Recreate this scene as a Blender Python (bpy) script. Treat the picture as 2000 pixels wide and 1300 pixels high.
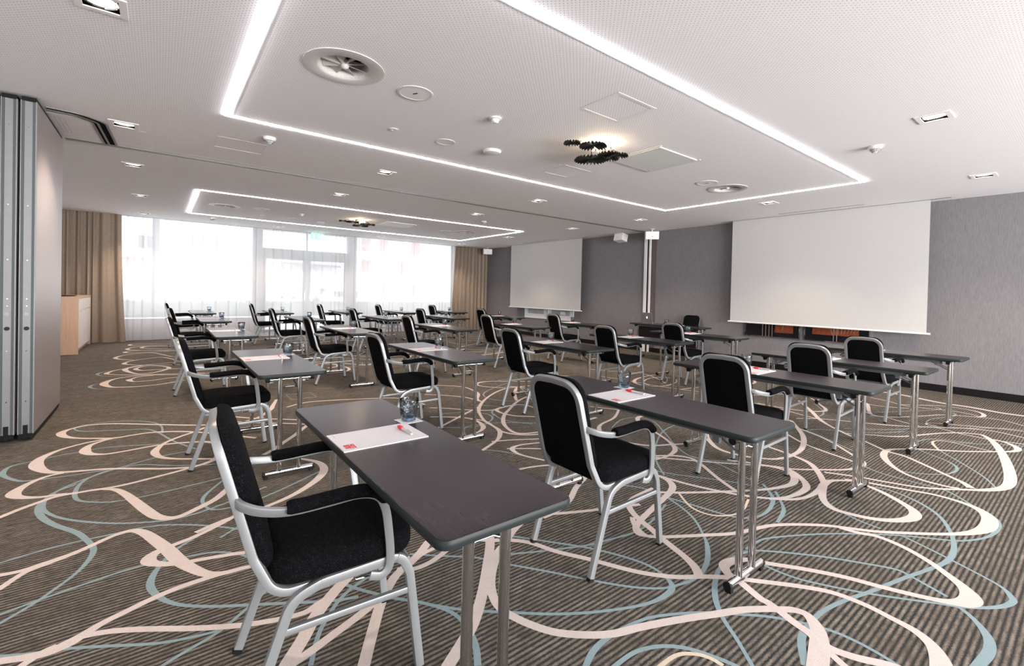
import bpy, math, random
from mathutils import Vector, Matrix
from math import pi, sin, cos, radians
random.seed(7)
scene = bpy.context.scene
for _o in list(bpy.data.objects): bpy.data.objects.remove(_o)
COL = scene.collection

# ------------------------------------------------------------------ camera, world, exposure
CAM_H = 1.3278
FPX, YAW, PITCH, ROLL, SY, CX = 903.4, 0.673525, -0.011903, 0.0239287, -67.1, 1032.25
def _cam():
    cy, sy = cos(YAW), sin(YAW); cp, sp = cos(PITCH), sin(PITCH); cr, sr = cos(ROLL), sin(ROLL)
    f = Vector((sy*cp, cy*cp, sp)); r = Vector((cy, -sy, 0)); u = r.cross(f)
    r2 = r*cr + u*sr; u2 = r*(-sr) + u*cr
    cam = bpy.data.cameras.new('camera'); cam.sensor_width = 36.0; cam.sensor_fit = 'HORIZONTAL'
    cam.lens = FPX/2000*36.0; cam.shift_x = -(CX-1000)/2000; cam.shift_y = SY/2000
    cam.clip_start = .05; cam.clip_end = 200
    o = bpy.data.objects.new('camera', cam); COL.objects.link(o)
    m = Matrix.Identity(4)
    for i in range(3):
        m[i][0] = r2[i]; m[i][1] = u2[i]; m[i][2] = -f[i]
    m[2][3] = CAM_H
    o.matrix_world = m
    scene.camera = o
_cam()
scene.view_settings.view_transform = 'Standard'
scene.view_settings.look = 'None'
scene.view_settings.gamma = 1
scene.view_settings.use_curve_mapping = False
scene.view_settings.exposure = EXPOSURE = 1.87
world = bpy.data.worlds.new('sky'); scene.world = world; world.use_nodes = True
_bg = world.node_tree.nodes['Background']
_bg.inputs[0].default_value = (0.93, 0.97, 1.0, 1); _bg.inputs[1].default_value = 0.85     # bright overcast daylight

def area_light(name, loc, rot, sx, sy, energy, color=(1,1,1), portal=False):
    l = bpy.data.lights.new(name, 'AREA'); l.shape = 'RECTANGLE'; l.size = sx; l.size_y = sy
    l.energy = energy; l.color = color
    if portal: l.cycles.is_portal = True
    o = bpy.data.objects.new(name, l); COL.objects.link(o); o.location = loc; o.rotation_euler = rot
    return o
H = 2.86           # ceiling height
XW = 9.14          # presentation wall
YW = 14.25         # window wall
YB = -6.5          # wall behind the camera
XL = -2.2          # left wall
# daylight through the real window openings
area_light('window_daylight', (3.5, YW-.02, 1.45), (radians(-90), 0, 0), 8.8, 2.7, 1, portal=True)
area_light('window_daylight', (4.6, YB+.12, 1.40), (radians(112), 0, 0), 8.6, 2.3, 470, (1.0, .985, .97))     # daylight of the windows behind the camera


# ------------------------------------------------------------------ materials
MATS = {}
def new_mat(name):
    m = bpy.data.materials.new(name); m.use_nodes = True; MATS[name] = m
    nt = m.node_tree; b = nt.nodes['Principled BSDF']
    return m, nt, b
def simple(name, col, rough=.5, metal=0.0, spec=None, emis=None, estr=0, trans=0, ior=None, noise=0, nscale=40, coat=0):
    m, nt, b = new_mat(name)
    b.inputs['Base Color'].default_value = (*col, 1); b.inputs['Roughness'].default_value = rough
    b.inputs['Metallic'].default_value = metal
    if spec is not None: b.inputs['Specular IOR Level'].default_value = spec
    if emis: b.inputs['Emission Color'].default_value = (*emis, 1); b.inputs['Emission Strength'].default_value = estr
    if trans: b.inputs['Transmission Weight'].default_value = trans
    if ior: b.inputs['IOR'].default_value = ior
    if coat: b.inputs['Coat Weight'].default_value = coat
    if noise:
        tc = nt.nodes.new('ShaderNodeTexCoord'); n = nt.nodes.new('ShaderNodeTexNoise'); n.inputs['Scale'].default_value = nscale
        r = nt.nodes.new('ShaderNodeMapRange'); r.inputs[3].default_value = 1-noise; r.inputs[4].default_value = 1+noise
        mx = nt.nodes.new('ShaderNodeMix'); mx.data_type = 'RGBA'; mx.blend_type = 'MULTIPLY'; mx.inputs[0].default_value = 1
        mx.inputs[6].default_value = (*col, 1)
        L = nt.links; L.new(tc.outputs['Object'], n.inputs['Vector']); L.new(n.outputs[0], r.inputs[0]); L.new(r.outputs[0], mx.inputs[7]); L.new(mx.outputs[2], b.inputs['Base Color'])
    return m
def mth(nt, op, a, b=None, clamp=False):
    n = nt.nodes.new('ShaderNodeMath'); n.operation = op; n.use_clamp = clamp
    for i, v in enumerate((a, b)):
        if v is None: continue
        if isinstance(v, (int, float)): n.inputs[i].default_value = v
        else: nt.links.new(v, n.inputs[i])
    return n.outputs[0]
def mixc(nt, fac, a, b, mode='MIX'):
    n = nt.nodes.new('ShaderNodeMix'); n.data_type = 'RGBA'; n.blend_type = mode
    for i, v in ((0, fac), (6, a), (7, b)):
        if isinstance(v, (int, float)): n.inputs[i].default_value = v
        elif isinstance(v, tuple): n.inputs[i].default_value = (*v, 1) if len(v) == 3 else v
        else: nt.links.new(v, n.inputs[i])
    return n.outputs[2]
def tex(nt, kind='Noise', scale=5, vec=None, detail=2, rough=.5, mapscale=None, coord='Object'):
    tc = nt.nodes.new('ShaderNodeTexCoord'); src = tc.outputs[coord]
    if mapscale:
        mp = nt.nodes.new('ShaderNodeMapping'); mp.inputs['Scale'].default_value = mapscale; nt.links.new(src, mp.inputs[0]); src = mp.outputs[0]
    n = nt.nodes.new('ShaderNodeTex'+kind); n.inputs['Scale'].default_value = scale
    if kind == 'Noise': n.inputs['Detail'].default_value = detail; n.inputs['Roughness'].default_value = rough
    nt.links.new(src, n.inputs['Vector'])
    return n.outputs[0]
def remap(nt, v, a, b, c, d):
    n = nt.nodes.new('ShaderNodeMapRange'); nt.links.new(v, n.inputs[0])
    for i, x in enumerate((a, b, c, d)): n.inputs[i+1].default_value = x
    return n.outputs[0]
def sepxyz(nt, coord='Object'):
    tc = nt.nodes.new('ShaderNodeTexCoord'); s = nt.nodes.new('ShaderNodeSeparateXYZ'); nt.links.new(tc.outputs[coord], s.inputs[0]); return s.outputs
def bump(nt, b, h, strength=.3, dist=.002):
    n = nt.nodes.new('ShaderNodeBump'); n.inputs['Strength'].default_value = strength; n.inputs['Distance'].default_value = dist
    nt.links.new(h, n.inputs['Height']); nt.links.new(n.outputs[0], b.inputs['Normal'])

def mk_carpet():
    m, nt, b = new_mat('carpet_ground')
    x, y, z = sepxyz(nt)
    wob = mth(nt, 'MULTIPLY', mth(nt, 'SUBTRACT', tex(nt, scale=90, detail=3), .5), .010)
    s = mth(nt, 'SINE', mth(nt, 'MULTIPLY', mth(nt, 'ADD', y, wob), 2*pi/.0222))
    f = remap(nt, s, -.95, 1.0, 0, 1)
    fine = tex(nt, scale=420, detail=1)
    blotch = tex(nt, scale=3.2, detail=6, rough=.65, mapscale=(1, 1.6, 1))
    big = tex(nt, scale=26, detail=4, rough=.6, mapscale=(.6, 1.6, 1))
    f2 = mth(nt, 'MULTIPLY', f, remap(nt, big, .3, .62, .30, 1.05))
    base = mixc(nt, f2, (.020, .025, .026), (.285, .238, .197))
    base = mixc(nt, remap(nt, blotch, .35, .7, 0, .55), base, (.060, .048, .037))
    base = mixc(nt, 1.0, base, mixc(nt, remap(nt, fine, .3, .7, 0, 1), (.72,.72,.72), (1.25,1.25,1.25)), 'MULTIPLY')
    nt.links.new(base, b.inputs['Base Color']); b.inputs['Roughness'].default_value = .95; b.inputs['Specular IOR Level'].default_value = .15
    bump(nt, b, fine, .5, .003)
    return m
def mk_pile(name, col):
    m, nt, b = new_mat(name)
    fine = tex(nt, scale=420, detail=1); bg = tex(nt, scale=12, detail=3)
    c = mixc(nt, remap(nt, fine, .3, .7, 0, 1), tuple(v*.86 for v in col), tuple(min(1, v*1.12) for v in col))
    c = mixc(nt, remap(nt, bg, .3, .7, 0, .3), c, tuple(v*.8 for v in col))
    nt.links.new(c, b.inputs['Base Color']); b.inputs['Roughness'].default_value = .95; b.inputs['Specular IOR Level'].default_value = .15
    bump(nt, b, fine, .4, .003)
    return m
def mk_ceiling():
    m, nt, b = new_mat('perforated_ceiling')
    x, y, z = sepxyz(nt)
    def cell(off):
        fx = mth(nt, 'SUBTRACT', mth(nt, 'FRACT', mth(nt, 'ADD', mth(nt, 'MULTIPLY', x, 1/.030), off)), .5)
        fy = mth(nt, 'SUBTRACT', mth(nt, 'FRACT', mth(nt, 'ADD', mth(nt, 'MULTIPLY', y, 1/.030), off)), .5)
        d = mth(nt, 'SQRT', mth(nt, 'ADD', mth(nt, 'MULTIPLY', fx, fx), mth(nt, 'MULTIPLY', fy, fy)))
        return mth(nt, 'LESS_THAN', d, .100)
    hole = mth(nt, 'MAXIMUM', cell(0.0), cell(0.5))
    c = mixc(nt, hole, (.93, .925, .95), (.42, .40, .41))
    nt.links.new(c, b.inputs['Base Color']); b.inputs['Roughness'].default_value = .85; b.inputs['Specular IOR Level'].default_value = .2
    return m
def mk_wood(name, a, c2, rough, sc=(1, .06, 1), s=60):
    m, nt, b = new_mat(name)
    g = tex(nt, scale=s, detail=5, rough=.6, mapscale=sc); g2 = tex(nt, scale=9, detail=4, rough=.6, mapscale=(1.6, .25, 1))
    c = mixc(nt, remap(nt, g, .28, .72, 0, 1), a, c2)
    c = mixc(nt, remap(nt, g2, .4, .75, 0, .4), c, tuple(v*1.0 for v in (c2[0]*1.25, c2[1]*.95, c2[2]*.95)))
    nt.links.new(c, b.inputs['Base Color']); b.inputs['Roughness'].default_value = rough
    bump(nt, b, g, .03, .0004)
    if name == 'dark_table_wood': b.inputs['IOR'].default_value = 1.26
    return m
def mk_fabric(name, col, spk, rough=.9):
    m, nt, b = new_mat(name)
    n = tex(nt, scale=520, detail=2); n2 = tex(nt, scale=70, detail=3)
    c = mixc(nt, remap(nt, n, .58, .74, 0, 1), col, spk)
    c = mixc(nt, remap(nt, n2, .4, .6, 0, .5), c, tuple(v*.6 for v in col))
    nt.links.new(c, b.inputs['Base Color']); b.inputs['Roughness'].default_value = 1; b.inputs['Specular IOR Level'].default_value = .06
    bump(nt, b, n, .3, .001)
    return m
def mk_wallcloth():
    m, nt, b = new_mat('grey_wallcovering')
    n = tex(nt, scale=260, detail=3, mapscale=(1, 1, .05)); n2 = tex(nt, scale=1.2, detail=2)
    c = mixc(nt, remap(nt, n, .3, .7, 0, 1), (.145, .139, .148), (.222, .212, .222))
    nt.links.new(c, b.inputs['Base Color']); b.inputs['Roughness'].default_value = .85
    bump(nt, b, n, .15, .001)
    return m
def mk_sheer():
    m, nt, b = new_mat('sheer_voile')
    nt.nodes.remove(b); out = nt.nodes['Material Output']; N = nt.nodes.new; L = nt.links.new
    t = N('ShaderNodeBsdfTransparent'); t.inputs[0].default_value = (1, 1, 1, 1)
    tl = N('ShaderNodeBsdfTranslucent'); tl.inputs[0].default_value = (.93, .92, .93, 1)
    d = N('ShaderNodeBsdfDiffuse'); d.inputs[0].default_value = (.86, .85, .86, 1)
    m1 = N('ShaderNodeMixShader'); m1.inputs[0].default_value = .45; L(tl.outputs[0], m1.inputs[1]); L(d.outputs[0], m1.inputs[2])
    m2 = N('ShaderNodeMixShader'); m2.inputs[0].default_value = .56; L(t.outputs[0], m2.inputs[1]); L(m1.outputs[0], m2.inputs[2])
    L(m2.outputs[0], out.inputs[0])
    return m
def mk_glass_tumbler():
    m, nt, b = new_mat('smoky_blue_glass')
    x, y, z = sepxyz(nt)
    c = mixc(nt, remap(nt, z, .008, .04, 0, 1), (.16, .25, .38), (.70, .76, .80))
    nt.links.new(c, b.inputs['Base Color']); b.inputs['Roughness'].default_value = .03; b.inputs['Transmission Weight'].default_value = 1; b.inputs['IOR'].default_value = 1.45
    n = nt.nodes.new('ShaderNodeTexVoronoi'); n.inputs['Scale'].default_value = 70
    tc = nt.nodes.new('ShaderNodeTexCoord'); nt.links.new(tc.outputs['Object'], n.inputs['Vector'])
    bump(nt, b, n.outputs[0], .6, .004)
    return m
mk_carpet(); mk_pile('carpet_beige', (.62, .535, .50)); mk_pile('carpet_blue', (.25, .33, .35)); mk_pile('carpet_cream', (.64, .54, .42))
mk_ceiling(); mk_wallcloth(); mk_sheer(); mk_glass_tumbler()
mk_wood('dark_table_wood', (.009, .008, .0115), (.036, .025, .029), .26)
mk_wood('dark_panel_wood', (.007, .005, .006), (.014, .010, .011), .7); MATS['dark_panel_wood'].node_tree.nodes['Principled BSDF'].inputs['IOR'].default_value = 1.2
mk_wood('light_oak', (.50, .33, .22), (.60, .42, .30), .45, sc=(1, 1, .05), s=40)
mk_fabric('black_fabric', (.0032, .003, .0038), (.040, .043, .048)); mk_fabric('black_panel_fabric', (.003, .003, .0035), (.006, .006, .007))
mk_fabric('tan_drape', (.34, .27, .215), (.41, .33, .26))
simple('edge_band', (.018, .023, .024), .45, spec=.2)
simple('silver_paint', (.29, .30, .31), .38, .5)
simple('chrome', (.68, .68, .68), .06, 1.0)
simple('grey_steel', (.20, .215, .225), .35, .6)
simple('brushed_aluminium', (.26, .265, .27), .42, .4, noise=.05, nscale=20)
simple('black_rubber', (.005, .005, .005), .6, spec=.25)
simple('black_metal', (.012, .011, .011), .4, .4)
simple('white_paint', (.88, .865, .865), .6)
simple('white_plastic', (.74, .73, .73), .4)
simple('offwhite_metal', (.66, .63, .62), .45)
simple('dark_recess', (.006, .006, .006), .9, spec=.05)
simple('black_baseboard', (.005, .004, .005), .6, spec=.2)
simple('paper_white', (.62, .60, .62), .7, noise=.03, nscale=300)
simple('logo_red', (.62, .035, .045), .6)
simple('pen_red', (.75, .02, .03), .3)
simple('pen_clear', (.62, .58, .62), .15, .2)
simple('screen_white', (.51, .505, .50), .8)
simple('panel_beige', (.275, .24, .232), .36, noise=.03, nscale=2)
simple('seal_grey', (.07, .085, .095), .5)
simple('seal_brown', (.10, .075, .075), .5)
simple('white_lacquer', (.80, .75, .73), .35)
simple('led_white', (1, 1, 1), .5, emis=(1.0, .95, 1.0), estr=1.5)
simple('led_edge', (1, 1, 1), .5, emis=(1.0, .94, .98), estr=12.0)
simple('lamp_glow', (1, 1, 1), .5, emis=(1.0, .86, .70), estr=1.6)
simple('bulb_glow', (1, 1, 1), .5, emis=(1.0, .80, .55), estr=14.0)
simple('exit_green', (.02, .35, .22), .5, emis=(.12, .75, .50), estr=1.1)
simple('exit_white', (.9, .95, .9), .5, emis=(.9, 1, .95), estr=1.2)
simple('laptop_grey', (.33, .33, .335), .35, .7)
simple('laptop_logo', (.9, .9, .9), .5, emis=(1, 1, 1), estr=1.5)
simple('frame_white', (.70, .72, .72), .35)
simple('frame_black', (.012, .011, .012), .25)
simple('print_grey', (.36, .38, .38), .5, noise=.35, nscale=9)
simple('print_white', (.80, .82, .82), .5)
simple('print_dark', (.006, .006, .009), .2, noise=.6, nscale=14)
simple('print_orange', (.22, .05, .018), .35, noise=.6, nscale=12)
simple('print_line', (.45, .33, .26), .4)
simple('window_frame', (.25, .265, .28), .4)
simple('sill_paint', (.46, .43, .47), .7)
simple('wall_white', (.74, .72, .71), .8)
simple('ext_ground', (.85, .85, .86), .9, noise=.1, nscale=1)
simple('ext_facade', (.62, .59, .60), .9)
simple('ext_pink', (.45, .36, .36), .9)
simple('ext_dark', (.16, .17, .18), .8)
simple('ext_red', (.42, .2, .2), .8)
simple('ext_hedge', (.16, .18, .17), .9, noise=.4, nscale=3)
m, nt, b = new_mat('clear_pane')
b.inputs['Base Color'].default_value = (1, 1, 1, 1); b.inputs['Roughness'].default_value = 0
nt.nodes.remove(b); _t = nt.nodes.new('ShaderNodeBsdfTransparent'); _g = nt.nodes.new('ShaderNodeBsdfGlossy'); _g.inputs[1].default_value = .01
_m = nt.nodes.new('ShaderNodeMixShader'); _m.inputs[0].default_value = .06
nt.links.new(_t.outputs[0], _m.inputs[1]); nt.links.new(_g.outputs[0], _m.inputs[2]); nt.links.new(_m.outputs[0], nt.nodes['Material Output'].inputs[0])

# ------------------------------------------------------------------ geometry helpers
class MB:
    def __init__(s): s.v = []; s.f = []; s.mi = []; s.mats = []
    def m(s, name):
        if name not in s.mats: s.mats.append(name)
        return s.mats.index(name)
    def add(s, vs, fs, mat):
        o = len(s.v); k = s.m(mat); s.v += [tuple(v) for v in vs]
        for f in fs: s.f.append(tuple(i+o for i in f)); s.mi.append(k)
        return s
    def box(s, x0, x1, y0, y1, z0, z1, mat):
        vs = [(x, y, z) for z in (z0, z1) for y in (y0, y1) for x in (x0, x1)]
        return s.add(vs, [(0,2,3,1),(4,5,7,6),(0,1,5,4),(2,6,7,3),(0,4,6,2),(1,3,7,5)], mat)
    def quad(s, a, b, c, d, mat): return s.add([a, b, c, d], [(0,1,2,3)], mat)
    def prism(s, pts, z0, z1, mat, axis='z', bevel=0):
        n = len(pts); vs = []; fs = []
        def P(p, z):
            return (p[0], p[1], z) if axis == 'z' else ((z, p[0], p[1]) if axis == 'x' else (p[0], z, p[1]))
        rings = [(z0, 0), (z1, 0)]
        if bevel:
            cx = sum(p[0] for p in pts)/n; cy = sum(p[1] for p in pts)/n
            rings = [(z0, 1), (z0+(z1-z0)*.0+math.copysign(bevel, z1-z0), 0), (z1-math.copysign(bevel, z1-z0), 0), (z1, 1)]
        for z, sh in rings:
            for p in pts:
                q = p
                if sh:
                    d = math.hypot(p[0]-cx, p[1]-cy); k = (d-bevel)/d if d > 0 else 1; q = (cx+(p[0]-cx)*k, cy+(p[1]-cy)*k)
                vs.append(P(q, z))
        for r in range(len(rings)-1):
            for i in range(n): fs.append((r*n+i, r*n+(i+1) % n, (r+1)*n+(i+1) % n, (r+1)*n+i))
        fs.append(tuple(range(n-1, -1, -1))); fs.append(tuple(range((len(rings)-1)*n, len(rings)*n)))
        return s.add(vs, fs, mat)
    def lathe(s, prof, mat, seg=24, loc=(0, 0, 0), cap=True):
        vs = []; fs = []
        for r, z in prof:
            for k in range(seg):
                a = 2*pi*k/seg; vs.append((loc[0]+r*cos(a), loc[1]+r*sin(a), loc[2]+z))
        for i in range(len(prof)-1):
            for k in range(seg): fs.append((i*seg+k, i*seg+(k+1) % seg, (i+1)*seg+(k+1) % seg, (i+1)*seg+k))
        if cap:
            if prof[0][0] > 1e-5: fs.append(tuple(range(seg-1, -1, -1)))
            if prof[-1][0] > 1e-5: fs.append(tuple((len(prof)-1)*seg+k for k in range(seg)))
        return s.add(vs, fs, mat)
    def cyl(s, p0, p1, r, mat, seg=12, r1=None):
        return s.sweep([p0, p1], [(r*cos(2*pi*k/seg), r*sin(2*pi*k/seg)) for k in range(seg)], mat, scale=None if r1 is None else [1, r1/r])
    def sweep(s, path, sec, mat, up=None, closed=False, scale=None):
        P = [Vector(p) for p in path]; n = len(P); k = len(sec)
        T = []
        for i in range(n):
            a = P[(i-1) % n] if (closed or i > 0) else P[i]; b_ = P[(i+1) % n] if (closed or i < n-1) else P[i]
            T.append((b_-a).normalized())
        N = Vector(up) if up is not None else (Vector((0, 0, 1)) if abs(T[0].z) < .9 else Vector((1, 0, 0)))
        N = (N - T[0]*N.dot(T[0])).normalized(); vs = []
        for i in range(n):
            if i: 
                ax = T[i-1].cross(T[i])
                if ax.length > 1e-7:
                    N = Matrix.Rotation(T[i-1].angle(T[i]), 3, ax.normalized()) @ N
                N = (N - T[i]*N.dot(T[i])).normalized()
            B_ = T[i].cross(N); sc = 1 if scale is None else scale[i]
            mit = 1.0
            for u_, w_ in sec: vs.append(P[i]+(N*u_+B_*w_)*sc*mit)
        fs = []
        for i in range(n if closed else n-1):
            j = (i+1) % n
            for q in range(k): fs.append((i*k+q, i*k+(q+1) % k, j*k+(q+1) % k, j*k+q))
        if not closed: fs.append(tuple(range(k-1, -1, -1))); fs.append(tuple((n-1)*k+q for q in range(k)))
        return s.add(vs, fs, mat)
    def rings(s, rings, mat, cap=True):
        n = len(rings[0]); vs = [p for r in rings for p in r]; fs = []
        for i in range(len(rings)-1):
            for k in range(n): fs.append((i*n+k, i*n+(k+1) % n, (i+1)*n+(k+1) % n, (i+1)*n+k))
        if cap: fs.append(tuple(range(n-1, -1, -1))); fs.append(tuple((len(rings)-1)*n+k for k in range(n)))
        return s.add(vs, fs, mat)
    def build(s, name, parent=None, smooth=True, angle=35):
        me = bpy.data.meshes.new(name); me.from_pydata(s.v, [], s.f)
        for q in s.mats: me.materials.append(MATS[q])
        me.polygons.foreach_set('material_index', s.mi)
        if smooth:
            me.polygons.foreach_set('use_smooth', [True]*len(s.f)); me.set_sharp_from_angle(angle=radians(angle))
        me.update()
        o = bpy.data.objects.new(name, me); COL.objects.link(o)
        if parent: o.parent = parent
        return o
def rsec(w, h, r=.003):
    """rounded rectangular tube section, w along the normal, h along the binormal"""
    out = []
    for sx, sy, a0 in ((1, 1, 0), (-1, 1, 90), (-1, -1, 180), (1, -1, 270)):
        for a in (0, 45, 90):
            t = radians(a0+a); out.append((sx*(w/2-r)+r*cos(t), sy*(h/2-r)+r*sin(t)))
    return out
def rrect(x0, x1, y0, y1, r, seg=5):
    out = []
    for cx, cy, a0 in ((x1-r, y1-r, 0), (x0+r, y1-r, 90), (x0+r, y0+r, 180), (x1-r, y0+r, 270)):
        for k in range(seg+1):
            t = radians(a0+90*k/seg); out.append((cx+r*cos(t), cy+r*sin(t)))
    return out
def fillet(pts, rad, seg=6):
    """polyline with rounded corners"""
    P = [Vector(p) for p in pts]; out = [P[0]]
    for i in range(1, len(P)-1):
        r = rad[i-1] if isinstance(rad, (list, tuple)) else rad
        a = (P[i-1]-P[i]); b_ = (P[i+1]-P[i]); la, lb = a.length, b_.length; a.normalize(); b_.normalize()
        ang = a.angle(b_)
        if r <= 0 or ang > pi-.02: out.append(P[i]); continue
        d = min(r/math.tan(ang/2), la*.49, lb*.49); rr = d*math.tan(ang/2)
        c = P[i]+(a+b_).normalized()*(rr/sin(ang/2)); s0 = P[i]+a*d-c; s1 = P[i]+b_*d-c
        ax = s0.cross(s1).normalized(); tot = s0.angle(s1)
        for k in range(seg+1): out.append(c+Matrix.Rotation(tot*k/seg, 3, ax) @ s0)
    out.append(P[-1]); return out
def catmull(pts, sub=6):
    P = [tuple(p) for p in pts]; out = []
    n = len(P)
    for i in range(n-1):
        p0, p1, p2, p3 = P[max(0, i-1)], P[i], P[i+1], P[min(n-1, i+2)]
        for k in range(sub):
            t = k/sub
            out.append(tuple(.5*((2*b_)+(c-a)*t+(2*a-5*b_+4*c-d)*t*t+(-a+3*b_-3*c+d)*t**3) for a, b_, c, d in zip(p0, p1, p2, p3)))
    out.append(P[-1]); return out
def tag(o, label=None, cat=None, group=None, kind=None):
    if label: o['label'] = label
    if cat: o['category'] = cat
    if group: o['group'] = group
    if kind: o['kind'] = kind
    return o
def empty(name, loc=(0, 0, 0), rz=0):
    o = bpy.data.objects.new(name, None); COL.objects.link(o); o.location = loc; o.rotation_euler = (0, 0, rz); o.empty_display_size = .1
    return o
KIDS = {}
def kids(o): return [c for c in bpy.data.objects if c.parent == o]
def dup(o, parent=None, tree=None):
    c = o.copy(); COL.objects.link(c)
    if parent: c.parent = parent
    for k in (tree or TREE(o)): dup_sub(k, c)
    return c
def TREE(o): return [(k, TREE(k)) for k in kids(o)]
def dup_sub(kt, parent):
    k, sub = kt; c = k.copy(); COL.objects.link(c); c.parent = parent
    for q in sub: dup_sub(q, c)
def dup_tree(o, tree):
    c = o.copy(); COL.objects.link(c)
    for q in tree: dup_sub(q, c)
    return c
def struct(mb, name, **k):
    o = mb.build(name, **k); o['kind'] = 'structure'; return o
SPOT_E = 42.0
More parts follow.
